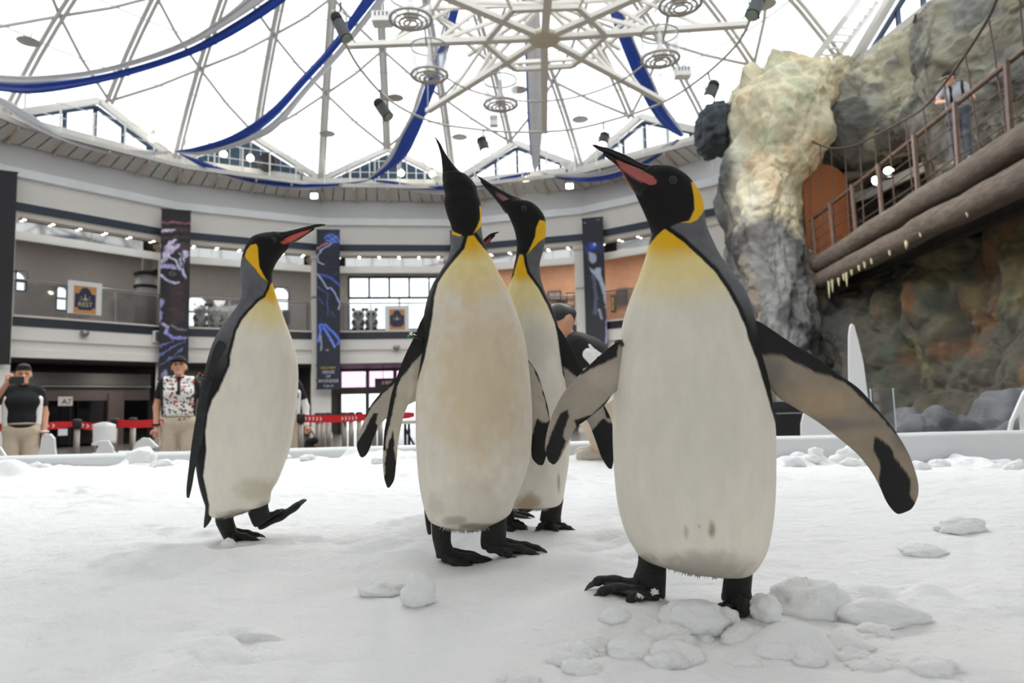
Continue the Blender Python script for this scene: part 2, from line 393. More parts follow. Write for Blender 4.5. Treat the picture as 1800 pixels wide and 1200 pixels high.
for i in range(-2, 7):
    b = BAYS[i]; c = b.p(0, 0, 0)
    w = thing('wall_'+SIDE[i], None, None, c, kind='structure'); WALLS[i] = w
    # parapet, ledge, frieze, band, trim, soffit
    b.strip(MB(), [(0.3, 9.66), (0.15, 9.30), (-0.05, 8.53), (-0.02, 8.53)]).build('parapet', m_wall2, w)
    b.strip(MB(), [(-0.02, 8.53), (-0.14, 8.53), (-0.14, 8.26), (0.0, 8.24)]).build('ledge', m_strip, w)
    b.strip(MB(), [(0.0, 8.24), (0.0, 7.5)]).build('frieze', m_wall, w)
    b.strip(MB(), [(0.0, 7.5), (-0.05, 7.5), (-0.05, 7.25), (0, 7.25)]).build('navy_band', m_navy, w)
    b.strip(MB(), [(0, 7.25), (0.03, 7.2), (0.03, 7.08), (0.25, 7.08)]).build('trim_strip', m_trim, w)
    h = b.hl(.3)
    for k in range(4):
        b.box(MB(), -h+2*h*k/4+.006, -h+2*h*(k+1)/4-.006, .28, .32, 6.50, 7.08).build('glossy_panel', m_soffit, w)
    b.strip(MB(), [(.34, 7.3), (.26, 6.50), (.26, 6.44), (.36, 6.44), (.36, 7.3)]).build('panel_rail', m_white, w)
    b.strip(MB(), [(.34, 7.3), (4.1, 7.3)]).build('inner_ceiling', m_dark, w)
    holed(MB(), b, 4.0, 4.2, 4.0, 7.35, HOLES.get(i, [])).build('back_wall', m_warm if i in (3, 4) else m_backw, w)
    # mezzanine slab and its fascia
    b.strip(MB(), [(4.1, 4.1), (-0.02, 4.1), (-0.06, 4.1), (-0.06, 4.04), (0, 4.04)]).build('slab', m_trim, w)
    b.strip(MB(), [(0, 4.04), (-0.03, 4.04), (-0.03, 3.77), (0, 3.77)]).build('dark_navy_band', m_navy2, w)
    b.strip(MB(), [(0, 3.77), (0.0, 3.36)]).build('fascia', m_wall, w)
    b.strip(MB(), [(0.0, 3.36), (0.12, 3.32), (0.12, 3.12), (0.02, 3.08), (0.02, 2.84), (0.3, 2.84)]).build('moulding', m_wall, w)
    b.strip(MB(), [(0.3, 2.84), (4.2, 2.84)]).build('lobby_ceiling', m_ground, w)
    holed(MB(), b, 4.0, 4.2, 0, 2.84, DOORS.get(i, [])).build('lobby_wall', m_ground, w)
    # gallery round the foot of the dome: floor slab, sloping underside panels and brackets
    if i < 5: b.strip(MB(), [(0.3, 9.66), (-0.95, 9.66), (-0.95, 9.52), (-0.85, 9.52)]).build('gallery_edge', m_steel, w)
    for k in range(12 if i < 5 else 0):
        t0, t1 = k/12+0.004, (k+1)/12-0.004; q = lambda t, d: -b.hl(d)+2*b.hl(d)*t
        MB().add([b.p(q(t0, -.85), -0.85, 9.51), b.p(q(t1, -.85), -0.85, 9.51), b.p(q(t1, .1), 0.1, 9.30), b.p(q(t0, .1), 0.1, 9.30)], [(3, 2, 1, 0)]).build('gallery_panel', m_steel, w)
        if k % 3 == 0 and i > -2:
            u = q(k/12, -.4); MB().beam(b.p(u, -0.9, 9.47), b.p(u, 0.05, 9.22), 0.06, 0.10).build('bracket', M('bracket_tan', (206, 192, 176), rough=0.6), w)
    # gable under the dome edge
    h = b.hl(0); pk = (0, 11.25)
    for sgn in (-1, 1):
        MB().beam(b.p(sgn*h, 0.0, 10.10), b.p(0, 0.0, 11.42), 0.2, 0.2).build('gable_rafter', m_steel, w)
    if i in (1, 2):
        n = 14
        for k in range(n):
            u0, u1 = -h+2*h*k/n, -h+2*h*(k+1)/n-0.015; zt = lambda u: 10.05+1.27*(1-abs(u)/h)
            vs = [b.p(u0, .3, 9.66), b.p(u1, .3, 9.66), b.p(u1, .3, zt(u1)), b.p(u0, .3, zt(u0))]
            MB().add(vs+[b.p(u0, .36, 9.66), b.p(u1, .36, 9.66), b.p(u1, .36, zt(u1)), b.p(u0, .36, zt(u0))], [(0, 1, 2, 3), (7, 6, 5, 4), (0, 4, 5, 1), (1, 5, 6, 2), (2, 6, 7, 3), (3, 7, 4, 0)]).build('siding_board', M('navy_siding', (46, 68, 88), rough=0.5, var=0.1), w)
    else:
        us = [-h, -1.75, -0.9, 0, 0.9, 1.75, h]
        for a, e in zip(us[:-1], us[1:]):
            zt = lambda u: 10.03+1.27*(1-abs(u)/h)
            MB().add([b.p(a, .3, 9.68), b.p(e, .3, 9.68), b.p(e, .3, zt(e)), b.p(a, .3, zt(a))], [(0, 1, 2, 3)]).build('pane', m_roofg, w)
            if a > -h: MB().beam(b.p(a, .28, 9.68), b.p(a, .28, zt(a)), 0.10, 0.10).build('mullion', M('gable_frame', (40, 62, 88), rough=0.4), w)
        for sgn in (-1, 1): MB().beam(b.p(sgn*h, .25, 10.02), b.p(0, .25, 11.27), 0.10, 0.12).build('gable_frame', M('gable_frame'), w)
# the dome: ribs, braces, thin purlins and glass panes
dome = thing('ceiling', None, None, (CEN[0], CEN[1], 0), kind='structure')
RS = 17.4; ZC = -1.13
def sph(az, po, dr=0.0):
    a, p = math.radians(az), math.radians(po); r = (RS+dr)*math.sin(p)
    return (CEN[0]+r*math.sin(a), CEN[1]+r*math.cos(a), ZC+(RS+dr)*math.cos(p))
VA = [3.75+22.5*k for k in range(-8, 8)]; PB = [15+22.5*k for k in range(-8, 8)]
for az in VA+PB:
    top = 49.6 if az in VA else 45.2; vis = -95 < ((az+180) % 360)-180 < 95
    for off in ((-0.09, 0.09) if vis else (0,)):
        pts = [sph(az+math.degrees(off/RS/max(math.sin(math.radians(po)), .15)), po, -0.02) for po in np.linspace(top, 6, 14)]
        MB().tube(pts, 0.055, 7).build('rib', m_steel, dome, True)
    if vis: MB().tube([sph(az, po, .10) for po in np.linspace(top, 6, 14)], 0.05, 6).build('rib_web', m_steel, dome, True)
ring = [(CEN[0]+RAD*math.sin(a), CEN[1]+RAD*math.cos(a), 10.05) for a in np.radians(np.arange(17)*22.5+3.75)]
for a, e in zip(ring[:-1], ring[1:]): MB().beam(a, e, 0.22, 0.2).build('ring_beam', m_steel, dome)
LVA = [49.6, 38.4, 26.5, 14.5]; LVB = [45.0, 32.3, 20.3]
for k, az in enumerate(VA):
    if not -100 < az < 105: continue
    for s in (-11.25, 11.25):
        for j, pa in enumerate(LVA):
            for pb in (LVB[j-1] if j > 0 else None, LVB[j] if j < 3 else None):
                if pb is None: continue
                if pa > 49 and pb > 44: continue
                MB().tube([sph(az, pa), sph(az+s/2, (pa+pb)/2, -.04), sph(az+s, pb)], 0.05, 6).build('brace', m_steel, dome, True)
for po in (41.7, 35.2, 29.4, 23.4, 17.0):
    for az in np.arange(-98, 98, 11.25): MB().tube([sph(az+1.75, po, .05), sph(az+7.4, po, .05), sph(az+13, po, .05)], 0.022, 5).build('purlin', m_steel, dome)
rows = [45.2, 39, 32.8, 26.6, 20.4, 14.2, 8.0, 0.4]; base = {}
for k in range(32):
    az = 3.75+11.25*k
    for r in range(len(rows)-1):
        if r not in base:
            q = [np.array(sph(0, rows[r], .3))-np.array([*CEN, 0]), np.array(sph(11.25, rows[r], .3))-np.array([*CEN, 0]), np.array(sph(11.25, rows[r+1], .3))-np.array([*CEN, 0]), np.array(sph(0, rows[r+1], .3))-np.array([*CEN, 0])]
            base[r] = mesh_np('roof_pane', q, [(3, 2, 1, 0)], m_roofg, False)
        o = link('pane', base[r], dome); o.rotation_euler[2] = -math.radians(az)
    q = [sph(az, 49.6, .3), sph(az+11.25, 45.2, .3), sph(az, 45.2, .3)] if k % 2 == 0 else [sph(az, 45.2, .3), sph(az+11.25, 49.6, .3), sph(az+11.25, 45.2, .3)]
    MB().add(q, [(0, 1, 2)]).build('pane', m_roofg, dome)
# the near side of the hall, behind the camera: plain wall and a flat ceiling up to the dome's edge
mb = MB(); mb.box((-3, -3.1, .6), (30, .2, 1.2)); mb.box((-3, -3.1, 6.1), (30, .2, 7.0)); tag(mb.build('wall_front', m_wall), kind='structure')
fw = thing('window_8', None, None, (-3, -3.1, 1.2), kind='structure')          # unseen window band, added to light the birds from the front
for k in range(12):
    MB().box((-18+2.5*k+1.25, -3.1, 1.9), (2.38, .012, 1.4)).build('pane', m_glass, fw); MB().box((-18+2.5*k, -3.1, 1.9), (.12, .16, 1.4)).build('mullion', m_frame, fw)
mb = MB()
for k in range(24):
    a0, a1 = np.radians(90+7.5*k+3.75), np.radians(90+7.5*(k+1)+3.75)
    p, q = [(CEN[0]+(RAD+.2)*math.sin(a), CEN[1]+(RAD+.2)*math.cos(a)) for a in (a0, a1)]
    f = lambda v: (min(max(v[0], -18.0), 12.0), -3.0)
    P4 = [(p[0], p[1]), (q[0], q[1]), f(q), f(p)]; mb.add([(x, y, 9.7) for x, y in P4]+[(x, y, 9.8) for x, y in P4], [(0, 1, 2, 3), (7, 6, 5, 4)])
tag(mb.build('ceiling', m_wall), kind='structure')
for x, s in ((-18, 'left'), (12, 'right')): mb = MB(); mb.box((x, 3.5, 4.8), (.2, 13, 9.6)); tag(mb.build('wall_'+s, m_wall), kind='structure')
# columns at the corners
for k, nm in ((0, 'left end of the hall, at the picture edge'), (1, 'beside the tiger banner'), (2, 'under the sea-creature banner'), (3, 'behind the middle penguins'), (4, 'beside the penguin banner'), (5, 'beside the rock tower')):
    p = vert(k, RAD+0.25); a = -math.radians(3.75+22.5*(k-3)); R3 = Matrix.Rotation(a, 3, 'Z')
    t = thing('column', 'square pale column '+nm, 'column', (p[0], p[1], 0), 'columns of the hall')
    MB().box((p[0], p[1], 5.45/2+0.1), (0.72, 0.72, 5.45-0.2), R3).box((p[0], p[1], 6.2), (0.72, 0.72, 1.7), R3).build('shaft', m_wall, t)
    MB().box((p[0], p[1], 0.09), (0.8, 0.8, 0.18), R3).build('plinth', m_trim, t)
    MB().box((p[0], p[1], 6.97), (0.82, 0.82, 0.16), R3).build('capital', m_trim, t)
# glass railings of the mezzanine
for i in range(-1, 5):
    b = BAYS[i]; t = thing('glass_railing', 'frameless glass railing along the mezzanine, %s' % {-1: 'beyond the left edge', 0: 'left bay in front of the framed notice', 1: 'bay between the tiger and sea-creature banners', 2: 'bay in front of the wide window', 3: 'bay in front of the warm-lit shop', 4: 'bay right of the penguin banner', 5: 'bay behind the rock'}[i], 'railing', b.p(0, 0.12, 4.1), 'mezzanine railings')
    h = b.hl(.12)-0.45; n = 3
    for k in range(n):
        u0, u1 = -h+2*h*k/n, -h+2*h*(k+1)/n
        b.box(MB(), u0+0.03, u1-0.03, 0.115, 0.127, 4.12, 5.12).build('pane', m_rail, t)
    for k in range(n+1):
        u = -h+2*h*k/n; b.box(MB(), u-0.022, u+0.022, 0.09, 0.15, 4.1, 5.15).build('post', m_grey, t)
    MB().tube([b.p(-h, .12, 5.19), b.p(h, .12, 5.19)], 0.03, 8).build('handrail', m_grey, t)
# white tube railing of the upper gallery
for i in range(-1, 5):
    b = BAYS[i]; t = thing('gallery_railing', 'thin white tube railing on the gallery under the dome, %s' % {-1: 'out at the far left', 0: 'left bay', 1: 'above the tiger banner bay', 2: 'bay with navy boards and lamps', 3: 'bay over the warm-lit shop', 4: 'bay next to the rock'}[i], 'railing', b.p(0, -.85, 9.66), 'gallery railings')
    h = b.hl(-.85)-.06
    for z in (10.15, 10.6): MB().tube([b.p(-h, -.85, z), b.p(h, -.85, z)], 0.018, 6).build('rail', m_white, t)
    for k in range(5): u = -h+2*h*k/5; MB().tube([b.p(u, -.85, 9.64), b.p(u, -.85, 10.6)], 0.03, 6).build('post', m_white, t)
# downlights
def downlight(P, lab):
    t = thing('downlight', lab, 'light', P, 'ceiling downlights')
    MB().lathe([(0.07, 0.0), (0.07, -0.02), (0.046, -0.022)], P, 12).build('trim_ring', m_white, t)
    MB().lathe([(0.045, -0.018), (0.04, -0.03)], P, 12).build('lamp', m_lamp, t)
BN = {0: 'far left bay', 1: 'bay right of the tiger', 2: 'wide window bay', 3: 'bay left of the penguin banner', 4: 'bay right of the penguin banner'}
ORD = ['leftmost', 'second', 'third', 'fourth', 'fifth', 'sixth', 'seventh', 'eighth', 'ninth', 'tenth', 'eleventh', 'twelfth', 'thirteenth', 'fourteenth', 'fifteenth', 'sixteenth', 'seventeenth', 'eighteenth', 'nineteenth', 'twentieth']
ORD += ['twenty-'+o for o in ('first', 'second', 'third', 'fourth', 'fifth', 'sixth', 'seventh', 'eighth', 'ninth')]+['thirtieth']+['thirty-'+o for o in ('first', 'second', 'third', 'fourth', 'fifth', 'sixth', 'seventh', 'eighth', 'ninth')]
def nth(k): return ORD[k] if k == 0 else ORD[k]+' from the left'
for i in range(0, 5):
    b = BAYS[i]
    for k in range(6): downlight(b.p(-1.95+0.78*k, 0.16, 7.07), 'small soffit downlight, %s in the %s' % (nth(k), BN[i]))
# light of the mezzanine downlights, and unseen lamps added to brighten the lobby
for i in range(-1, 6):
    b = BAYS[i]
    for u in (-1.5, 1.5):
        for nm, d, z, e in (('mezzanine_lamp', 2.2, 7.15, 18 if i in (3, 4) else 10), ('lobby_fill', 1.6, 2.75, 12)):
            ld = bpy.data.lights.new(nm, 'AREA'); ld.shape = 'DISK'; ld.size = .25; ld.energy = e; ld.color = (1.0, .93, .85); lo = bpy.data.objects.new(nm, ld); COL.objects.link(lo); lo.location = b.p(u, d, z)
# windows of the mezzanine
def framed(name, bay, r, d, nu, nz, glassm, fr, lab=None, w=0.07, heavy=None):
    u0, u1, z0, z1 = r; t = thing(name, None, None, bay.p((u0+u1)/2, d, z0), kind='structure')
    for k in range(nu):
        for j in range(nz):
            a, e = u0+(u1-u0)*k/nu, u0+(u1-u0)*(k+1)/nu; c, g = z0+(z1-z0)*j/nz, z0+(z1-z0)*(j+1)/nz
            bay.box(MB(), a, e, d+.02, d+.03, c, g).build('pane', glassm, t)
    for k in range(nu+1): u = u0+(u1-u0)*k/nu; bay.box(MB(), u-w/2, u+w/2, d-.05, d+.09, z0, z1).build('mullion', fr, t)
    for j in range(nz+1): z = z0+(z1-z0)*j/nz; bay.box(MB(), u0, u1, d-.06, d+.10, z-w/2, z+w/2).build('transom', fr, t)
    return t
r = HOLES[2][0]; b = BAYS[2]
zm = b.on(690, 523, 4)[1]
framed('window_1', b, (r[0], r[1], zm, r[3]), 4.05, 5, 1, m_glass, m_frame, w=0.09)
framed('window_2', b, (r[0], r[1], r[2], zm), 4.05, 2, 1, m_glass, m_frame, w=0.06)
for n, (i, k) in enumerate(((0, 0), (0, 1), (1, 0), (1, 1))):
    r = HOLES[i][k]; t = framed('window_%d' % (n+3), BAYS[i], r, 4.05, 2 if n == 0 else 1, 2, m_glass, m_frame, w=0.05)
    # the round head of the opening
    um = (r[0]+r[1])/2; hw = (r[1]-r[0])/2; zs = r[3]-hw
    for s in (-1, 1):
        pts = [(um+s*hw, r[3]+.01)]+[(um+s*hw*math.cos(a), zs+hw*math.sin(a)) for a in np.linspace(0, PI/2, 8)]
        if s < 0: pts = pts[::-1]
        q = [BAYS[i].p(u, 3.98, z) for u, z in pts]; MB().add(q+[BAYS[i].p(u, 4.2, z) for u, z in pts], [tuple(range(9))[::-1], tuple(range(9, 18))]+[(j, (j+1) % 9, 9+(j+1) % 9, 9+j) for j in range(9)]).build('arch_spandrel', m_backw, t)
r = DOORS[2][0]; t = framed('door_1', b, r, 4.05, 4, 1, m_glass, M('door_frame', (58, 54, 53), rough=0.4), w=0.16)
for u in (-0.12, 0.12):
    q = b.p((r[0]+r[1])/2+u, 3.9, 1.05); MB().tube([(q[0], q[1], 0.75), (q[0], q[1], 1.35)], 0.02, 8).build('door_handle', m_grey, t)
r = DOORS[2][1]; framed('window_7', b, r, 4.05, 4, 1, m_pink, M('door_frame'), w=0.16)
# ground floor of the left bay: header, lintel band, black shop glass
b = BAYS[0]; w = WALLS[0]
for nm, y0, y1, d, mm in (('header', 655, 676, 2.6, M('header_dark', (84, 84, 82), rough=.6)), ('header_trim', 677, 680, 2.55, m_grey), ('lintel', 681, 704, 2.7, m_taupe)):
    _, za = b.on(120, y0, d); _, zb = b.on(120, y1, d); b.box(MB(), -b.hl(d), b.hl(d), d, d+.15, zb, za).build(nm, mm, w)
for k in range(5):
    h = b.hl(2.75); u0, u1 = -h+2*h*k/5+.04, -h+2*h*(k+1)/5-.04; b.box(MB(), u0, u1, 2.75, 2.8, 0.1, b.on(120, 704, 2.7)[1]).build('shop_pane', m_blackg, w)
u, z = b.on(192, 740, 2.6); b.box(MB(), u-.04, u+.5, 2.6, 2.8, 0, z+1.0).build('pilaster', m_taupe, w)
b = BAYS[1]; w = WALLS[1]
b.box(MB(), -2.5, 2.5, 3.2, 3.3, 0, 2.84).build('lobby_panel', M('lobby_panel', (92, 90, 90), rough=.5, var=.1), w)
# ---------------------------------------------------------------- printed banners on the columns
def banner(k, px_top, px_bot, width, off, lab, paint, nu=64, nv=420):
    p = vert(k, RAD-off); a = math.radians(3.75+22.5*(k-3))
    P0 = at(px_top[0], px_top[1], p[1]); P1 = at(px_bot[0], px_bot[1], p[1])
    t = thing('hanging_banner', lab, 'banner', (P0[0], P0[1], P1[2]))
    ex = np.array([math.cos(a*0.5), -math.sin(a*0.5), 0]); H = P0[2]-P1[2]
    uu, vv = np.meshgrid(np.linspace(0, 1, nu), np.linspace(0, 1, nv)); uu = uu.ravel(); vv = vv.ravel()
    X = P0+ex*((uu-.5)*width)[:, None]; X[:, 2] = P0[2]-H*vv; nrm = np.array([ex[1], -ex[0], 0])
    X = X+nrm*(0.012*np.sin(vv*9))[:, None]
    i, j = np.meshgrid(np.arange(nv-1), np.arange(nu-1), indexing='ij'); F = np.stack([i*nu+j, (i+1)*nu+j, (i+1)*nu+j+1, i*nu+j+1], -1).reshape(-1, 4)
    col = lin(np.clip(paint(uu, vv), 0, 255))
    obj_np('print', X, F, M('banner_print', vcol=True, rough=0.55), t, True, col)
    m = MB(); m.box(P0-nrm*0.02+[0, 0, -H/2], (width, 0.012, H), Matrix.Rotation(-a*0.5, 3, 'Z')); m.build('backing', M('banner_back', (28, 28, 32), rough=.7), t)
    for z in (P0[2]-.02, P1[2]+.02): MB().tube([P0+ex*(-width/2-.02)-nrm*.02+[0, 0, z-P0[2]], P0+ex*(width/2+.02)-nrm*.02+[0, 0, z-P0[2]]], 0.025, 8).build('rod', M('black_metal', (24, 24, 26), rough=.4), t)
    for z in (P0[2]-.9, P1[2]+.35, P1[2]+.9):
        q = P0+ex*(-width/2)+[0, 0, z-P0[2]]; MB().tube([q-nrm*.02, q-nrm*(off+.1)], 0.04, 6).build('wall_arm', M('black_metal'), t)
    return t, P0, ex, nrm, H
def canvas(n, bg): return np.repeat(np.array(bg, float)[None], n, 0)
def stroke(c, q, pts, w, col, soft=0.75, a=1.0):
    d = d_line(q, pts); k = a*(1-sstep(w*(1-soft), w*(1+soft), d)); return c*(1-k[:, None])+np.array(col, float)*k[:, None]
def fill(c, q, poly, col, soft=6, a=1.0):
    k = a*(1-sstep(-soft, soft, sd_poly(q, poly))); return c*(1-k[:, None])+np.array(col, float)*k[:, None]
def spot(c, q, x, y, r, col, a=1.0):
    d = np.hypot(q[:, 0]-x, q[:, 1]-y); k = a*(1-sstep(r*.4, r*1.4, d)); return c*(1-k[:, None])+np.array(col, float)*k[:, None]
def tiger(u, v):
    q = np.stack([66-20*v+168*u, 18+16*u+1300*v], -1); n = fbm(np.stack([u*6, v*46, u*0], -1), 3, 4)
    n5 = fbm(np.stack([u*14, v*110, u*0], -1), 2, 14); q = q+np.stack([n*9+n5*6, n*7+n5*6], -1)
    c = canvas(len(u), (26, 21, 27)); c = fill(c, q, [(100, 540), (205, 520), (205, 780), (120, 810)], (62, 42, 48), 30)
    c = fill(c, q, [(60, 140), (235, 140), (235, 420), (150, 300), (60, 300)], (84, 58, 66), 30, .8)
    L = (206, 200, 232)
    for y in (150, 205, 250): c = stroke(c, q, [(60, y), (140, y-14), (235, y-6)], 13, (24, 18, 24))
    c = stroke(c, q, [(60, 112), (235, 124)], 8, (150, 92, 98)); c = stroke(c, q, [(70, 172), (140, 166)], 8, L, .7)
    c = fill(c, q, [(60, 370), (75, 290), (110, 240), (150, 225), (160, 240), (122, 274), (175, 262), (170, 285), (130, 320), (90, 370), (60, 400)], L)
    c = fill(c, q, [(165, 330), (190, 305), (220, 310), (225, 340), (200, 370), (190, 420), (212, 490), (197, 497), (175, 440), (165, 390), (172, 350)], L)
    c = stroke(c, q, [(180, 320), (186, 380), (182, 420)], 5, (40, 34, 46)); c = stroke(c, q, [(105, 345), (150, 372), (168, 430)], 7, L, .7)
    c = fill(c, q, [(55, 398), (90, 388), (140, 400), (165, 436), (130, 428), (80, 424), (50, 424)], (170, 168, 214))
    c = fill(c, q, [(62, 446), (100, 428), (160, 450), (176, 492), (130, 506), (92, 486)], (18, 14, 18)); c = spot(c, q, 130, 462, 20, (104, 92, 104)); c = spot(c, q, 130, 462, 8, (16, 14, 18))
    c = stroke(c, q, [(66, 465), (90, 496), (130, 520), (168, 524)], 8, (206, 204, 240), .6)
    c = fill(c, q, [(50, 640), (75, 618), (86, 650), (60, 690), (78, 720), (62, 785), (46, 765)], (150, 146, 192))
    c = stroke(c, q, [(75, 790), (102, 812), (92, 850)], 10, (176, 170, 206), .7); c = stroke(c, q, [(95, 850), (130, 886), (205, 892)], 10, (140, 142, 214), .7)
    c = stroke(c, q, [(120, 800), (160, 830), (205, 838)], 8, (120, 110, 130), .7)
    for a, e in (((46, 990), (200, 915)), ((46, 1010), (120, 944)), ((46, 940), (130, 905)), ((60, 1060), (190, 960))): c = stroke(c, q, [a, e], 4, (110, 118, 190), .8)
    c = fill(c, q, [(60, 1110), (100, 1090), (110, 1180), (60, 1220)], (150, 150, 190), 10)
    n3 = vnoise(np.stack([u*44, v*150+u*30, u*0], -1), 9); return c*(1+0.25*n[:, None]+.22*n3[:, None])
def sea(u, v):
    q = np.stack([25+20*v+157*u-17*u*v, 42+6*u+1136*v], -1); n = fbm(np.stack([u*8, v*60, u*0], -1), 3, 8); q = q+np.stack([n*6, n*6], -1)
    c = canvas(len(u), (21, 26, 46)); bl = (96, 130, 232); wh = (176, 186, 232)
    c = spot(c, q, 130, 110, 60, (50, 64, 120), .8)
    for p in ([(80, 105), (110, 80), (150, 95), (178, 134), (130, 140), (88, 120)], [(100, 90), (150, 130)], [(110, 130), (165, 100)]): c = stroke(c, q, p, 5, bl, .7)
    c = stroke(c, q, [(25, 190), (60, 162), (100, 145)], 6, (196, 126, 138), .7); c = stroke(c, q, [(125, 150), (62, 190), (32, 240), (42, 282), (76, 296)], 5, wh, .7)
    c = stroke(c, q, [(35, 365), (80, 375), (130, 400), (182, 452)], 7, (76, 92, 214), .8); c = stroke(c, q, [(35, 365), (70, 412), (100, 470), (125, 465), (152, 510), (182, 580), (174, 622)], 5, wh, .7)
    for p in ([(35, 450), (80, 490), (112, 512)], [(40, 530), (76, 580)], [(100, 520), (106, 660)], [(130, 640), (150, 670)]): c = stroke(c, q, p, 4, (72, 86, 150), .8)
    c = stroke(c, q, [(50, 840), (60, 772), (55, 722), (92, 727), (120, 762), (150, 792), (180, 842), (170, 872)], 8, (84, 124, 238), .7); c = stroke(c, q, [(80, 745), (112, 802), (140, 862), (150, 884)], 8, (104, 140, 240), .7)
    c = stroke(c, q, [(60, 800), (72, 872), (66, 905)], 6, (150, 158, 168), .7); c = stroke(c, q, [(98, 905), (110, 908)], 5, (170, 140, 110))
    s = vnoise(np.stack([u*30, v*260, u*0], -1), 3); return c+np.where((s > .82) & (v < .75), 60, 0)[:, None]
def bird(u, v):
    q = np.stack([58+32*v+157*u-6*u*v, 62-22*u+1120*v], -1); n = fbm(np.stack([u*8, v*52, u*0], -1), 3, 5); q = q+np.stack([n*9, n*9], -1)
    c = canvas(len(u), (30, 31, 43)); c = spot(c, q, 100, 290, 46, (40, 52, 118), .8); c = spot(c, q, 195, 270, 42, (40, 52, 110), .8)
    c = spot(c, q, 138, 265, 28, (46, 80, 220)); c = spot(c, q, 152, 252, 14, (200, 214, 245), .9)
    c = fill(c, q, [(105, 310), (160, 320), (168, 380), (130, 398), (108, 370)], (170, 180, 206), 10); c = fill(c, q, [(96, 392), (150, 404), (196, 376), (160, 430), (152, 470), (130, 420)], (20, 20, 26), 5)
    c = fill(c, q, [(165, 422), (198, 420), (204, 500), (232, 560), (244, 700), (236, 770), (214, 640), (180, 524), (150, 484), (124, 460), (114, 428), (150, 446)], (180, 190, 210), 8)
    c = stroke(c, q, [(140, 490), (160, 640), (150, 760)], 13, (92, 96, 126), .9); c = stroke(c, q, [(180, 730), (198, 792)], 9, (156, 160, 184), .7)
    c = stroke(c, q, [(238, 800), (234, 880), (230, 965)], 11, (176, 172, 214), .8); c = spot(c, q, 224, 1000, 15, (172, 74, 62)); c = spot(c, q, 205, 1055, 46, (106, 90, 204), .9); c = spot(c, q, 232, 1020, 20, (190, 170, 230), .7)
    c = stroke(c, q, [(72, 92), (84, 94)], 4, (150, 150, 155)); c = stroke(c, q, [(170, 74), (190, 66)], 4, (120, 120, 126))
    return c
banner(1, (310, 368), (303, 712), 0.92, 0.75, 'tall tiger-face banner on the left column behind the man in the cap', tiger)
_t, _P0, _ex, _nr, _H = banner(2, (577, 403), (579, 684), 0.86, 0.75, 'tall navy banner with glowing blue sea creatures and white lettering', sea)
banner(4, (1041, 382), (1056, 650), 0.78, 0.75, 'tall dark banner showing a penguin under a blue globe', bird)
banner(0, (-2, 298), (-14, 640), 0.9, 0.75, 'tall dark banner cut off by the left picture edge', lambda u, v: canvas(len(u), (27, 25, 30)))
banner(3, (809, 404), (812, 660), 0.8, 0.6, 'maroon banner mostly hidden behind the middle penguin head', lambda u, v: canvas(len(u), (84, 34, 40)))
def text(parent, s, P, ex, size, mat, name='lettering', font=None, ez=(0, 0, 1), align='CENTER'):
    cu = bpy.data.curves.new('lettering', 'FONT'); cu.body = s; cu.size = size; cu.align_x = align; cu.align_y = 'CENTER'; cu.extrude = 0.001; cu.resolution_u = 3
    o = bpy.data.objects.new('t', cu); COL.objects.link(o); bpy.context.view_layer.update()
    me = bpy.data.meshes.new_from_object(o.evaluated_get(bpy.context.evaluated_depsgraph_get())); bpy.data.objects.remove(o); bpy.data.curves.remove(cu)
    ex = Vector(ex).normalized(); ez = Vector(ez).normalized(); nz = ex.cross(ez); R4 = Matrix((ex, ez, nz)).transposed().to_4x4(); R4.translation = Vector(P)-ROOT[parent.name]
    me.transform(R4); me.materials.clear(); me.materials.append(mat)
    return link(name, me, parent)
m_ink = M('print_white', (190, 192, 196), rough=.6)
for s, fy, sz, mm in (('DISCOVERY', 1032, .105, M('print_yellow', (206, 190, 40), rough=.6)), ('SENSE', 1062, .17, m_ink), ('OF', 1092, .15, m_ink), ('WONDER', 1124, .17, m_ink), ('9.28-10', 1158, .12, m_ink)):
    v = (fy-45)/1136; text(_t, s, _P0+_nr*0.03+[0, 0, -_H*v], _ex, sz, mm)
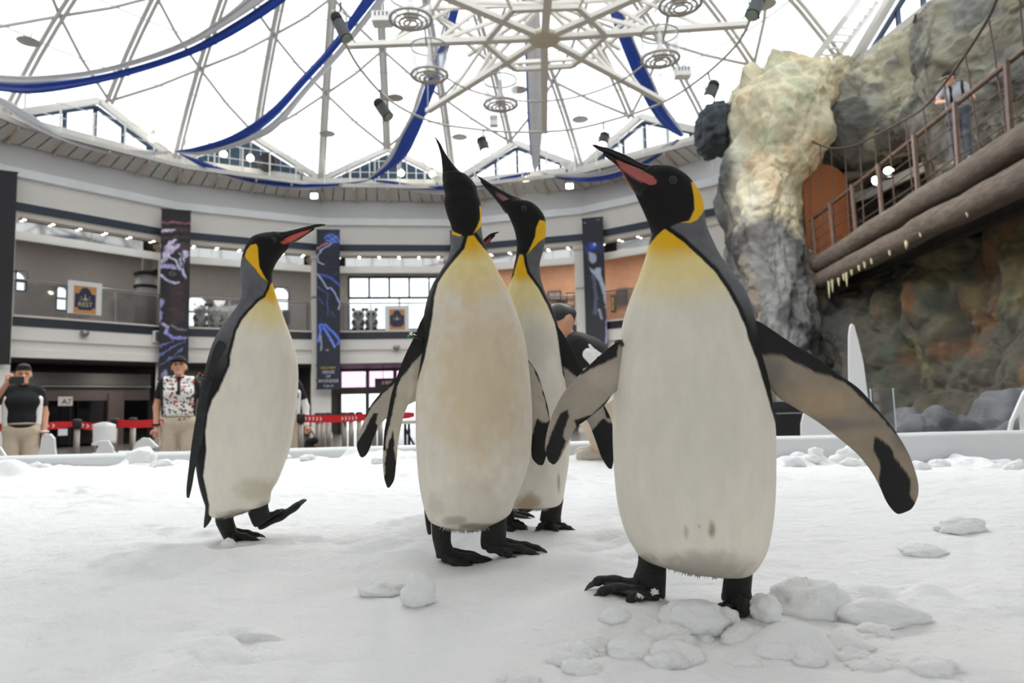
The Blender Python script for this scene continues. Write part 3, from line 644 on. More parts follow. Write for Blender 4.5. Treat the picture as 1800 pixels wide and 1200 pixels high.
# ================================================================== artificial rock and the log bridge
m_rock = M('painted_rock', vcol=True, rough=0.85, spec=0.3, bump=0.6, bs=9, var=0.14, vs=3)
def sheet(grid, nu, nv, amp, seed, paint, name, label, back=.7, facet=0.22, sc=0.55, rough=1.0):
    """grid rows of (px, py, depth) -> a relief surface in space, displaced along its normals, with its rim turned back"""
    G = np.array([[at(*c[:2], c[2]) for c in row] for row in grid])
    A = np.stack([catmull(G[:, j], nv) for j in range(G.shape[1])], 1); A = np.stack([catmull(A[i], nu) for i in range(nv)], 0)
    du = np.gradient(A, axis=1); dv = np.gradient(A, axis=0); N = np.cross(du, dv); N /= np.linalg.norm(N, axis=-1, keepdims=True)+1e-9
    view = A-np.array([0, 0, CAMZ]); N = np.where(((N*view).sum(-1) > 0)[..., None], -N, N)
    W = A+0.6*np.stack([fbm(A*0.6+k*31, 3, seed+k) for k in range(3)], -1)
    r1 = fbm(W*sc, 5, seed, 0.52, True); f1, f21, idv = cells(W*np.array([.9, .9, .6])*1.2, seed)
    f1b, f21b, idb = cells(W*3.1, seed+5)
    A2 = A+0.25*np.stack([fbm(A*1.1+k*31, 4, seed+k) for k in range(3)], -1)
    h = amp*(0.5*r1+.35*fbm(A2*np.array([2.2, 2.2, 1.2]), 5, seed+9, .55, True))+rough*(.58*facets(A2*np.array([.75, .75, .5]), seed, 1.3)+.26*facets(A2*np.array([1.8, 1.8, 1.2]), seed+3, 1.2)+.07*facets(A2*4.6, seed+6))
    P = A+N*h[..., None]
    col = paint(P, A, h, W)
    ring = P.copy(); P2 = np.concatenate([P[:, :1]+np.array([.5, back, 0]), P, P[:, -1:]+np.array([.5, back, 0])], 1); P2 = np.concatenate([P2[:1]+np.array([.3, back, 0]), P2], 0)
    c2 = np.concatenate([col[:, :1], col, col[:, -1:]], 1); c2 = np.concatenate([c2[:1], c2], 0); m, n = P2.shape[:2]
    i, j = np.meshgrid(np.arange(m-1), np.arange(n-1), indexing='ij'); F = np.stack([i*n+j, (i+1)*n+j, (i+1)*n+j+1, i*n+j+1], -1).reshape(-1, 4)
    return tag(obj_np(name, P2.reshape(-1, 3), F, m_rock, None, True, np.clip(c2.reshape(-1, 3), .003, .9)), label, 'rock')
def mixn(cols, w):                                   # blend several paints by noise weights
    return sum(c[None, None]*k[..., None] for c, k in zip(cols, w))/sum(w)[..., None]
def p_tower(P, A, h, W):
    q = proj(P); n = fbm(P*1.1, 4, 3); n2 = fbm(P*3.5, 3, 5)
    cream = lin((226, 216, 186)); green = lin((196, 202, 170)); pink = lin((226, 196, 160)); pale = lin((226, 224, 210)); grey = lin((116, 116, 115)); dk = lin((72, 72, 73))
    c = np.repeat(cream[None], n.size, 0).reshape(*n.shape, 3); mx = lambda c, col, k: c*(1-k[..., None])+col*k[..., None]
    c = mx(c, green, .7*sstep(0.05, .4, fbm(P*.8, 3, 7))); c = mx(c, pink, .6*sstep(.1, .45, fbm(P*1.0, 3, 8))); c = mx(c, pale, .6*sstep(.1, .4, fbm(P*.7, 3, 12)))
    low = sstep(375, 425, q[..., 1]+60*n+20*n2-0.2*(q[..., 0]-1350)); left = 1-sstep(1262, 1288, q[..., 0]+20*n-0.12*np.maximum(q[..., 1]-250, 0))
    g = grey*(1+.35*n2[..., None]+.2*n[..., None]); g = mx(g, dk, sstep(.0, .4, fbm(P*1.7, 3, 15))); g = mx(g, lin((150, 132, 112)), .5*sstep(.2, .45, fbm(P*.9, 3, 18)))
    k = np.maximum(low, left); return c*(1-k[..., None])+g*k[..., None]
def p_cliff(P, A, h, W):
    q = proj(P); n2 = fbm(P*3.0, 3, 5); mx = lambda c, col, k: c*(1-k[..., None])+col*k[..., None]
    c = np.repeat(lin((180, 178, 168))[None], n2.size, 0).reshape(*n2.shape, 3)*(1+.15*n2[..., None])
    c = mx(c, lin((134, 133, 130)), sstep(-.1, .35, fbm(P*1.2, 4, 7))); c = mx(c, lin((170, 164, 138)), .6*sstep(.15, .5, fbm(P*.9, 3, 8)+.1))
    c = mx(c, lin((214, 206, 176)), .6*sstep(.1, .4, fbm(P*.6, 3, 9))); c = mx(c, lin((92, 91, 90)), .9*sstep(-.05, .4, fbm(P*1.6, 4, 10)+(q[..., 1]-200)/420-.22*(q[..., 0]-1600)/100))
    return c
def p_wall(P, A, h, W):
    q = proj(P); n2 = fbm(P*3.2, 3, 5); mx = lambda c, col, k: c*(1-k[..., None])+col*k[..., None]
    c = np.repeat(lin((82, 79, 70))[None], n2.size, 0).reshape(*n2.shape, 3)*(1+.3*n2[..., None])
    c = mx(c, lin((118, 84, 56)), .75*sstep(-.05, .35, fbm(P*.9, 4, 7)-.15*sstep(1560, 1480, q[..., 0])*0+(q[..., 0]-1620)/900)); c = mx(c, lin((112, 105, 74)), .7*sstep(.05, .4, fbm(P*1.1, 3, 21)+(1620-q[..., 1]*1.0-1000)/900))
    c = mx(c, lin((70, 78, 66)), .7*sstep(.1, .4, fbm(P*1.4, 3, 31))); c = mx(c, lin((66, 66, 66)), (1-sstep(1420, 1530, q[..., 0]+60*n2)))
    return c
sheet([[(1352, 96, 19.2), (1378, 92, 18.2), (1430, 97, 17.8), (1485, 96, 18.2), (1520, 96, 19.2)],
  [(1285, 190, 20.0), (1310, 150, 18.2), (1370, 150, 17.2), (1440, 160, 17.4), (1490, 165, 18.6)],
  [(1261, 260, 20.2), (1290, 255, 18.0), (1350, 250, 16.9), (1425, 245, 17.2), (1462, 240, 18.4)],
  [(1256, 330, 20.2), (1290, 330, 18.0), (1350, 330, 16.9), (1405, 330, 17.3), (1424, 330, 18.6)],
  [(1268, 400, 20.2), (1300, 400, 18.1), (1350, 400, 17.0), (1400, 400, 17.3), (1422, 400, 18.6)],
  [(1276, 480, 20.2), (1310, 480, 17.8), (1360, 480, 16.8), (1410, 480, 17.0), (1450, 480, 18.4)],
  [(1290, 570, 19.8), (1330, 570, 17.4), (1380, 570, 16.4), (1430, 570, 16.8), (1470, 570, 18.0)],
  [(1300, 680, 19.5), (1340, 680, 16.8), (1400, 680, 15.8), (1460, 680, 16.4), (1500, 680, 17.6)],
  [(1310, 790, 19.0), (1350, 790, 16.6), (1410, 790, 15.6), (1470, 790, 16.2), (1510, 790, 17.4)]],
 240, 340, .26, 3, p_tower, 'rock_tower', 'tall artificial rock tower, cream on top and grey below, right of the hall', rough=.75)
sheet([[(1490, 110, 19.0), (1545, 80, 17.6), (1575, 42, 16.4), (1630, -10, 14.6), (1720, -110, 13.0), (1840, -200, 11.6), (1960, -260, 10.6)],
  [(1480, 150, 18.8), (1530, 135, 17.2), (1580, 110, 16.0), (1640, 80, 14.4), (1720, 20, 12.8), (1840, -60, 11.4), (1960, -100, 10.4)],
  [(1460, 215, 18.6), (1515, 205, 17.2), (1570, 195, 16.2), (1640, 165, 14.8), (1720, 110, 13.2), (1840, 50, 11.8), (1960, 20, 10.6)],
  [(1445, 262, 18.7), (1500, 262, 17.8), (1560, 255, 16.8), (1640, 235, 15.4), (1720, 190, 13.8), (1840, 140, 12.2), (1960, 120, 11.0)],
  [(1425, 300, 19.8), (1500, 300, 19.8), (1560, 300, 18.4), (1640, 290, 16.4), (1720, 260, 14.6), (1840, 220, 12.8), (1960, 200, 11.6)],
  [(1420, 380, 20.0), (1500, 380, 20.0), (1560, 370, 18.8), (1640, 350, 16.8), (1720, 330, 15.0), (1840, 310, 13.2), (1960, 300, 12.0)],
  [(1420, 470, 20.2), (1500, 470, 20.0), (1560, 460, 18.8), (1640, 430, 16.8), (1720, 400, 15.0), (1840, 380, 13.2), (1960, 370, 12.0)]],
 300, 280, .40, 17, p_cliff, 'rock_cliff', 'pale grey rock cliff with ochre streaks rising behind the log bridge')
sheet([[(1440, 440, 18.6), (1520, 430, 17.2), (1600, 410, 15.2), (1700, 380, 13.0), (1800, 350, 11.2), (1940, 320, 9.6)],
  [(1430, 520, 18.0), (1510, 520, 16.6), (1600, 510, 14.6), (1700, 500, 12.6), (1800, 490, 10.9), (1940, 480, 9.4)],
  [(1420, 610, 17.4), (1510, 610, 16.0), (1600, 610, 14.1), (1700, 605, 12.2), (1800, 600, 10.6), (1940, 600, 9.2)],
  [(1420, 700, 17.0), (1510, 700, 15.6), (1600, 700, 13.7), (1700, 700, 11.8), (1800, 700, 10.3), (1940, 700, 9.0)],
  [(1420, 800, 16.8), (1510, 800, 15.4), (1600, 805, 13.5), (1700, 812, 11.6), (1800, 820, 10.1), (1940, 830, 8.8)]],
 280, 220, .30, 29, p_wall, 'rock_wall', 'dark rock wall with rusty and olive patches beneath the log bridge')
def p_ledge(P, A, h, W): n = fbm(P*4, 4, 3); return lin((96, 97, 100))[None, None]*(1+.45*n[..., None])
sheet([[(1555, 742, 9.6), (1600, 728, 9.4), (1660, 722, 9.2), (1720, 716, 9.0), (1790, 698, 8.8), (1860, 690, 8.6)],
  [(1550, 752, 8.9), (1600, 745, 8.6), (1660, 740, 8.4), (1720, 735, 8.2), (1790, 722, 8.0), (1860, 716, 7.8)],
  [(1550, 790, 8.7), (1600, 790, 8.4), (1660, 790, 8.2), (1720, 790, 8.0), (1790, 790, 7.8), (1860, 790, 7.6)],
  [(1545, 830, 8.6), (1600, 838, 8.3), (1660, 842, 8.1), (1720, 846, 7.9), (1790, 850, 7.7), (1860, 855, 7.5)]],
 150, 70, .10, 41, p_ledge, 'rock_ledge', 'low dark grey rock ledge lying at the foot of the rusty rock wall', .8, .05, 1.6)
def boulder(name, lab, px, py, Y, r, seed, col):
    c = at(px, py, Y); th, ph = np.meshgrid(np.linspace(.01, PI-.01, 60), np.arange(90)*2*PI/90, indexing='ij')
    d = np.stack([np.sin(th)*np.cos(ph), np.sin(th)*np.sin(ph), np.cos(th)], -1); f1, f21, idv = cells(d*1.6+seed, seed)
    rr = 1+.3*(idv-.5)*sstep(0, .3, f21)+.2*fbm(d*3, 4, seed, .5, True); d = np.sign(d)*np.abs(d)**.75
    P = c+d*rr[..., None]*np.array(r); n = fbm(P*3, 4, 5); m, k = 60, 90
    i, j = np.meshgrid(np.arange(m-1), np.arange(k), indexing='ij'); j2 = (j+1) % k; F = np.stack([i*k+j, (i+1)*k+j, (i+1)*k+j2, i*k+j2], -1).reshape(-1, 4)
    tag(obj_np(name, P.reshape(-1, 3), F, m_rock, None, True, (lin(col)[None, None]*(1+.5*n[..., None])).reshape(-1, 3)), lab, 'rock')
boulder('rock_boulder', 'dark slate boulder jutting out beside the top of the cream tower', 1254, 228, 19.6, (.42, .8, .62), 5, (86, 92, 98))
# arched board closing the end of the bridge
Yd = 18.2; o = at(1420, 462, Yd); e = at(1500, 462, Yd); W_ = e[0]-o[0]; H_ = at(1420, 330, Yd)[2]-o[2]
pts = [(0, -.6), (W_, -.6), (W_, H_)]+[(W_/2+W_/2*math.cos(a), H_+W_*.5*math.sin(a)*1.05) for a in np.linspace(.1, PI-.1, 12)]+[(0, H_)]
d = thing('door_2', None, None, tuple(o), kind='structure'); 
MB().prism(pts, o, (1, 0, 0), (0, 0, 1), -.06).build('leaf', M('orange_board', (158, 92, 50), rough=.6, var=.12, vs=1.5), d)
MB().prism([(0, -.6), (.05, -.6), (.05, H_), (0, H_)], o+np.array([W_-.02, -.07, 0]), (1, 0, 0), (0, 0, 1), -.05).build('edge_strip', M('brown_trim', (96, 58, 36), rough=.6), d)
# ---- bridge
m_log = M('log_bark', (98, 87, 78), rough=.9, bump=1.0, bs=9, var=.35, vs=5, stretch=(3, .7, 3))
m_wood = M('dark_deck', (44, 38, 33), rough=.8, var=.3, vs=6); m_rust = M('brown_rail', (104, 82, 70), rough=.5, var=.2, vs=8); m_wire = M('brown_wire', (86, 68, 60), rough=.6)
br = thing('log_bridge', 'footbridge of two thick grey logs with brown wire railing, upper right', 'bridge', tuple(at(1700, 330, 10.5)))
def Yx(px): return 5.56/((px-900)/1250-.1034)
def bl(pa, pb, t, Ya=17.8, Yb=9.1): a = at(*pa, Ya); b = at(*pb, Yb); return a+(b-a)*t
def log(pa, pb, r, seed, t1=1.3, Ya=17.8):
    n, k = 90, 40; T = np.linspace(0, t1, n); C = np.array([bl(pa, pb, t, Ya) for t in T]); C = C+.03*np.stack([fbm(np.stack([T*7, T*0, T*0+s], -1), 3, seed) for s in (0, 5, 9)], -1)
    dr = C[-1]-C[0]; dr /= np.linalg.norm(dr); x = np.cross(dr, [0, 0, 1]); x /= np.linalg.norm(x); z = np.cross(x, dr); a = np.arange(k)*2*PI/k
    D = x[None]*np.cos(a)[:, None]+z[None]*np.sin(a)[:, None]; P = C[:, None]+D[None]*r
    rr = 1+.10*fbm(P*np.array([5, 1.6, 5]), 4, seed)+.10*sstep(.55, .9, fbm(P*2.3, 2, seed+2)); rr[0] *= .55; rr[1] *= .9
    P = C[:, None]+D[None]*(r*rr)[..., None]; i, j = np.meshgrid(np.arange(n-1), np.arange(k), indexing='ij'); j2 = (j+1) % k
    F = [tuple(q) for q in np.stack([i*k+j, i*k+j2, (i+1)*k+j2, (i+1)*k+j], -1).reshape(-1, 4)]+[tuple(range(k))[::-1], tuple(range((n-1)*k, n*k))]
    return obj_np('log', P.reshape(-1, 3), F, m_log, br)
log((1425, 472), (1800, 246), .21, 3); log((1434, 497), (1800, 312), .22, 8, 1.3, 17.6)
for k in range(26):                                  # deck planks seen from below, dark
    t = k/20; a = bl((1434, 480), (1800, 285), t); MB().beam(a+np.array([.15, 0, .0]), a+np.array([2.3, .25, .02]), .40, .06).build('deck_plank', m_wood, br)
for off in (.7, 1.7): MB().beam(bl((1434, 488), (1800, 300), 0)+np.array([off, 0, -.14]), bl((1434, 488), (1800, 300), 1.28)+np.array([off, 0, -.14]), .18, .22).build('deck_beam', m_wood, br)
MB().tube([bl((1425, 388), (1800, 88), t) for t in np.linspace(0, 1.25, 20)], .042, 9).build('handrail', m_rust, br, True)
for f in (.3, .55, .8):
    A_, B_ = (1425, 388+(462-388)*f), (1800, 88+(225-88)*f); MB().tube([bl(A_, B_, t) for t in np.linspace(0, 1.25, 12)], .011, 5).build('wire', m_wire, br)
for px in (1430, 1461, 1500, 1546, 1609, 1681, 1772, 1880):
    Y = Yx(px); y0 = 388+(88-388)*(px-1425)/375; y1 = 462+(225-462)*(px-1425)/375
    MB().tube([at(px-3, y0-3, Y), at(px+6, y1+8, Y)], .045, 8).build('post', m_rust, br)
cab = [(1405, 236), (1422, 246), (1459, 260), (1500, 256), (1535, 240), (1580, 216), (1623, 190), (1660, 147), (1697, 96), (1738, 31), (1760, -20), (1800, -110)]
cq = catmull([at(x, y, Yx(max(x, 1412))) for x, y in cab], 60); MB().tube(cq, .022, 7).build('cable', m_wire, br, True)
for (x0, y0), (x1, y1) in (((1422, 246), (1428, 470)), ((1442, 254), (1448, 458)), ((1461, 260), (1469, 444)), ((1485, 258), (1494, 428)), ((1511, 251), (1520, 410)), ((1537, 239), (1548, 393)), ((1562, 226), (1574, 374)), ((1592, 208), (1606, 352)), ((1623, 190), (1641, 330)), ((1660, 147), (1680, 300)), ((1697, 96), (1724, 272)), ((1738, 31), (1770, 240)), ((1787, -70), (1810, 215))):
    MB().tube([at(x0, y0, Yx(x0)), at((x0+x1)/2, (y0+y1)/2, Yx(x0)), at(x1, y1, Yx(x0))], .013, 5).build('hanger', m_wire, br)
m_straw = M('pale_icicle', (196, 188, 150), rough=.4)
for px, y0, y1 in ((1457, 500, 525), (1463, 497, 514), (1474, 494, 503), (1488, 485, 504), (1483, 487, 494), (1497, 480, 484), (1510, 472, 477), (1520, 466, 472), (1532, 459, 465), (1564, 446, 450), (1592, 424, 438), (1594, 426, 434), (1618, 412, 417), (1700, 372, 382)):
    Y = Yx(px)-.1; MB().tube([at(px, y0-6, Y), at(px+.5, (y0+y1)/2, Y), at(px+1, y1, Y)], [.03, .02, .004], 6).build('icicle', m_straw, br)
t = thing('glass_glint', 'glowing ball added for a glass glint in the hollow behind the bridge, lower of two', 'light', tuple(at(1538, 317, 16.6)), 'glass glints behind the bridge'); MB().ball(at(1538, 317, 16.6), .075, 12, 8, (1, .6, 1.3)).build('lamp', m_lamp, t); MB().lathe([(.10, -.16), (.05, -.12), (.04, -.05)], at(1538, 317, 16.65), 12).build('housing', m_frame, t)  # a glimpse of reflecting glass, added as a glowing ball with a housing
t = thing('glass_glint', 'glowing ball added for a glass glint in the hollow behind the bridge, upper of two', 'light', tuple(at(1562, 300, 16.0)), 'glass glints behind the bridge'); MB().ball(at(1562, 300, 16.0), .095, 12, 8, (1.2, .6, .9)).build('lamp', m_lamp, t); MB().lathe([(.11, -.18), (.05, -.14), (.04, -.05)], at(1562, 300, 16.05), 12).build('housing', m_frame, t)  # the upper glass reflection, likewise an added glowing ball

t = thing('steel_ladder', 'pale steel ladder with rungs leaning into the dome above the rock tower', 'ladder', tuple(at(1450, 98, 18.6)))
LA, LB = at(1432, 104, 18.6), at(1516, -8, 18.0); LC, LD = at(1466, 106, 18.9), at(1552, -6, 18.3)
for p, q in ((LA, LB), (LC, LD)): MB().beam(p, q, .12, .14).build('side_rail', m_steel, t)
for k in range(9): u = (k+.7)/9.4; MB().tube([LA+(LB-LA)*u, LC+(LD-LC)*u], .03, 6).build('rung', m_steel, t)
# ================================================================== lighting rig, fabric, lamps under the dome
ZR = float(at(957, 67, 14.2)[2]); g = lambda x, y, dz=0: ground(x, y, ZR+dz)
m_rig = M('rig_white', (226, 222, 214), rough=.5)
rig = thing('lighting_truss', 'white star-shaped lighting truss hanging under the dome', 'truss', tuple(g(957, 67)))
hub = g(957, 67)
MB().lathe([(.30, -.07), (.36, 0), (.30, .07)], hub, 24).build('hub', M('hub_beige', (214, 204, 182), rough=.5), rig, True)
ARM = [(608, 80), (752, 195), (957, 232), (1165, 178), (1315, 43)]; tips = [g(*a) for a in ARM]
for ang, r in ((140, 4.0), (90, 4.0), (40, 4.0)):
    a = math.radians(ang); tips.append(hub+np.array([r*math.cos(a)*-1, -r*math.sin(a), 0]))
for p in tips:
    MB().beam(hub, p, .16, .10).build('arm', m_rig, rig)
    q = hub+(p-hub)*.55; up = np.array([0, 0, .75])
    MB().beam(hub+up, q, .07).build('strut', m_rig, rig); MB().beam(q, hub+(p-hub)*.3+up, .07).build('strut', m_rig, rig); MB().beam(hub+(p-hub)*.8, hub+(p-hub)*.45+up, .06).build('strut', m_rig, rig); MB().beam(hub+up, hub+(p-hub)*.6+up, .09).build('upper_arm', m_rig, rig)
HX = [g(*p) for p in ((852, 75), (906, 122), (1006, 116), (1066, 61), (1017, 13), (901, 17))]
for a, b in zip(HX, HX[1:]+HX[:1]): MB().beam(a, b, .11, .09).build('ring_bar', m_rig, rig)
for a, b in zip(HX, HX[1:]+HX[:1]): a2 = hub+(a-hub)*1.9+[0, 0, .75]; b2 = hub+(b-hub)*1.9+[0, 0, .75]; MB().beam(a2, b2, .08).build('upper_ring_bar', m_rig, rig); MB().beam(a, a2, .06).build('strut', m_rig, rig)
MB().tube([hub, hub+np.array([0, 0, 5.5])], .05, 8).build('suspension_pipe', m_rig, rig)
for k in (0, 1, 3, 4): p = tips[k]; MB().tube([p, p+np.array([0, .3, 2.2]), p+np.array([0, .6, 4.2])], .012, 5).build('suspension_wire', m_grey, rig)
cabm = M('cable_grey', (186, 182, 174), rough=.6); blk = M('matte_black', (17, 18, 19), rough=.55)
def nearest_arm(p):
    best = None
    for q in tips:
        e = q-hub; u = min(max(((p-hub) @ e)/(e @ e), 0), 1); c = hub+e*u
        if best is None or np.linalg.norm(c-p) < np.linalg.norm(best-p): best = c
    return best
def cable(lab, pts, r=.03, mat=None, dz=-.12):
    c = catmull([g(x, y, dz) for x, y in pts], 70); o = MB(); o.tube(c, r, 7); tag(o.build('cable', mat or cabm, None, True), lab, 'cable')
cable('outer ring cable of the white truss carrying the black spotlights', [(585, 20), (608, 78), (640, 130), (690, 180), (760, 214), (830, 226), (905, 232), (1000, 228), (1085, 208), (1165, 180), (1235, 135), (1295, 78), (1322, 25), (1330, -10)])
cable('inner ring cable of the white truss dropping to the drum lamps', [(747, 48), (752, 85), (772, 125), (812, 152), (862, 168), (930, 178), (1005, 172), (1075, 150), (1130, 115), (1163, 75), (1173, 25), (1170, -8)], .022)
m_drum = glass('drum_gauze', (.86, .86, .86), .10, .3)
def drum(px, py, rp, hp, lab):
    Y = float(g(px, py, -.95)[1]); r = rp*Y/FOC; h = hp*Y/FOC; c = at(px, py, Y); t = thing('drum_lamp', lab, 'light', tuple(c), 'drum lamps of the truss'); n = 28
    th = np.arange(n)*2*PI/n; ringp = lambda rr, z: [c+np.array([rr*math.cos(a), rr*math.sin(a), z]) for a in list(th)+[0]]
    m = MB(); vs = [c+np.array([r*math.cos(a), r*math.sin(a), z]) for z in (0, h) for a in th]; m.add(vs, [(k, (k+1) % n, n+(k+1) % n, n+k) for k in range(n)]); m.build('shade', m_drum, t, True)
    for rr, z, w in ((r, 0, .028), (r, h, .016), (r*.78, -.05, .018), (r*.55, -.07, .018), (r*.32, -.08, .018)): MB().tube(ringp(rr, z), w, 6).build('ring', M('ring_grey', (178, 172, 164), rough=.5), t, True)
    for k in range(8):
        a = k*PI/4; MB().tube([c+np.array([r*math.cos(a), r*math.sin(a), 0]), c+np.array([.1*math.cos(a), .1*math.sin(a), -.085])], .009, 5).build('spoke', M('ring_grey'), t)
    MB().lathe([(.10, .10), (.13, .05), (.05, .3), (.04, h)], c, 12).build('bulb_holder', m_white, t); ld = bpy.data.lights.new('bulb', 'SPOT'); ld.spot_size = math.radians(168); ld.spot_blend = .3; ld.energy = 170; ld.color = (1.0, .97, .93); ld.shadow_soft_size = .28; lo = bpy.data.objects.new('bulb', ld); COL.objects.link(lo); lo.parent = t; lo.location = (0, 0, -.42); MB().tube([c+np.array([0, 0, h]), c+np.array([0, 0, h+.25]), nearest_arm(c+np.array([0, 0, h]))], .015, 6).build('stem', m_rig, t)
drum(722, 34, 38, 44, 'drum lamp with wire rings, upper left next to the white box'); drum(755, 132, 33, 54, 'drum lamp with wire rings in front of the second blue drape'); drum(880, 184, 30, 46, 'drum lamp with wire rings, lowest and nearest the grey drape')
drum(1161, 104, 34, 48, 'drum lamp with wire rings right of the right blue drape'); drum(1196, 8, 38, 44, 'drum lamp cut by the top edge of the picture')
def box_unit(px, py, d, lab):
    Y = float(g(px, py, -.4)[1]); d = tuple(k*Y/FOC for k in d); c = at(px, py, Y); t = thing('ballast_box', lab, 'box', tuple(c), 'ballast boxes of the lamps'); MB().box(c, d).build('case', m_white, t, bevel=.01)
    for k in range(4): MB().box(c+np.array([-d[0]*.3+k*d[0]*.2, -d[1]/2, d[2]*.2]), (d[0]*.06, .012, d[2]*.4)).build('socket', blk, t)
    MB().tube([c+np.array([0, 0, d[2]/2]), c+np.array([0, 0, d[2]/2+.2]), nearest_arm(c)], .012, 5).build('hook', m_rig, t)
box_unit(672, 34, (36, 28, 19), 'white ballast box with black sockets beside the upper left drum lamp'); box_unit(868, 213, (15, 14, 19), 'white ballast box under the lowest drum lamp'); box_unit(1200, 128, (28, 20, 18), 'white ballast box below the right drum lamp')
def spotl(pa, pb, pc, rp, on, lab):
    hk = g(*pc, -.12); Y = float(hk[1]); r = rp*Y/FOC; a = at(*pa, Y); b = at(pb[0], pb[1], Y-.12); t = thing('spotlight', lab, 'light', tuple(a), 'black stage spotlights'); d = (b-a)/np.linalg.norm(b-a); L = np.linalg.norm(b-a)
    MB().tube([a-d*.02, a, a+d*L*.3, a+d*L*.33, a+d*L*.96, b], [r*.5, r*.8, r*.8, r, r, r*1.05], 14).build('housing', blk, t, True)
    for k in range(4): MB().tube([a+d*L*(.08+.05*k)-d*.006, a+d*L*(.08+.05*k)+d*.006], r*.95, 14).build('cooling_fin', blk, t)
    MB().tube([b+d*.002, b+d*.02], r*.85, 14).build('lens', m_lamp if on else M('lens_glass', (150, 165, 150), rough=.1), t)
    for s in (-1, 1): MB().tube([b+np.array([s*r, 0, 0]), b+d*.08+np.array([s*r*1.2, 0, -.01])], .012, 5).build('barn_door', blk, t)
    m = a+d*L*.4; top = m+(hk-m)*.6
    for s in (-1, 1): MB().tube([m+np.array([s*r*1.1, 0, 0]), m+np.array([s*r*1.1, 0, (top-m)[2]*.6]), top], .012, 6).build('yoke', blk, t)
    MB().tube([top, hk], .02, 8).build('clamp', blk, t)
spotl((589, 26), (609, 68), (599, 4), 11, False, 'black spotlight in front of the left blue drape, pointing down right'); spotl((663, 178), (683, 206), (668, 158), 10, False, 'unlit black spotlight hanging between the two left drapes'); spotl((846, 244), (853, 266), (850, 228), 9, True, 'lit black spotlight above the head of the middle penguin')
spotl((1063, 236), (1059, 254), (1061, 215), 9, True, 'lit black spotlight over the bill tip of the nearest penguin'); spotl((1256, 146), (1245, 174), (1245, 128), 11, True, 'lit black spotlight beside the rock tower top'); spotl((1336, -6), (1322, 27), (1330, -12), 13, False, 'black spotlight cut by the top edge above the rock')
# ---- hanging cloth
def oncyl(px, py, r):
    d = ray(px, py); o = np.array([0, 0]); a = d[:2] @ d[:2]; b = 2*(o-CEN) @ d[:2]; c = (o-CEN) @ (o-CEN)-r*r; return float((-b+math.sqrt(max(b*b-4*a*c, 0)))/(2*a)*d[1])
def onsph(px, py, dr):
    d = ray(px, py); oc = np.array([0, 0, CAMZ])-np.array([CEN[0], CEN[1], ZC]); a = d @ d; b = 2*oc @ d; c = oc @ oc-(RS+dr)**2; return float((-b+math.sqrt(b*b-4*a*c))/(2*a)*d[1])
m_blue = M('blue_cloth', (40, 66, 146), rough=.65, var=.10, vs=2, trans=.25); m_silver = M('silver_cloth', (186, 184, 186), rough=.5, var=.06, vs=3, trans=.25)
def drape(lab, secs, Yf, mats, group, names):
    t = None
    for part in (0, 1):
        A = np.array([at(s[2*part], s[2*part+1], Yf(s, i/(len(secs)-1))) for i, s in enumerate(secs)]); B = np.array([at(s[2*part+2], s[2*part+3], Yf(s, i/(len(secs)-1))) for i, s in enumerate(secs)])
        if t is None: t = thing('fabric_drape', lab, 'drape', tuple(A[len(A)//2]), group)
        n, m = 60, 15; A = catmull(A, n); B = catmull(B, n); k = np.linspace(0, 1, m); T = np.linspace(0, 1, n)
        w = np.linalg.norm(B-A, axis=1)
        P = A[:, None]*(1-k)[None, :, None]+B[:, None]*k[None, :, None]
        fold = .16*np.sin(k[None]*PI*3+T[:, None]*4+part)+.05*np.sin(k[None]*PI*7); P = P+np.array([0, 1, .15])*(w[:, None]*fold)[..., None]
        i, j = np.meshgrid(np.arange(n-1), np.arange(m-1), indexing='ij'); F = np.stack([i*m+j, i*m+j+1, (i+1)*m+j+1, (i+1)*m+j], -1).reshape(-1, 4)
        o = obj_np(names[part], P.reshape(-1, 3), F, mats[part], t)
    return t
lerpY = lambda a, b: (lambda s, t: a+(b-a)*t)
cylY = lambda r: (lambda s, t: oncyl(s[2], s[3], r))
BS = ((m_blue, m_silver), ('blue_cloth', 'silver_cloth')); SB = ((m_silver, m_blue), ('silver_cloth', 'blue_cloth'))
def dr(lab, secs, Yf, ms, gr): drape(lab, secs, Yf, ms[0], gr, ms[1])
R_ = 12.25; GD = 'long drapes to the dome crown'; GS = 'swags along the gallery'
dr('long blue and silver drape falling to the left from the dome', [(640, -6, 665, -6, 682, -6), (582, 76, 596, 82, 608, 88), (528, 135, 538, 148, 545, 158), (470, 195, 480, 212, 490, 222), (405, 238, 425, 246, 450, 245), (345, 258, 355, 266, 365, 271), (308, 265, 309, 267, 310, 269)], lerpY(15, oncyl(308, 265, R_)), BS, GD)
dr('long silver and blue drape running to the upper left edge', [(450, -20, 500, -25, 540, -25), (377, 38, 410, 38, 453, 40), (300, 80, 320, 88, 345, 95), (180, 118, 190, 128, 200, 140), (73, 132, 73, 145, 73, 163), (0, 131, 0, 146, 0, 160), (-60, 125, -60, 136, -60, 150)], lerpY(13, oncyl(-30, 150, R_)), SB, GD)
dr('long drape with blue front crossing behind a drum lamp, second from left', [(790, -5, 797, -5, 813, -5), (775, 56, 780, 57, 797, 58), (752, 120, 757, 122, 778, 126), (735, 160, 746, 153, 766, 154), (722, 200, 731, 196, 750, 196), (701, 240, 710, 236, 733, 238), (676, 285, 686, 284, 708, 280), (646, 314, 648, 316, 656, 316)], lerpY(16, oncyl(648, 316, R_)), SB, GD)
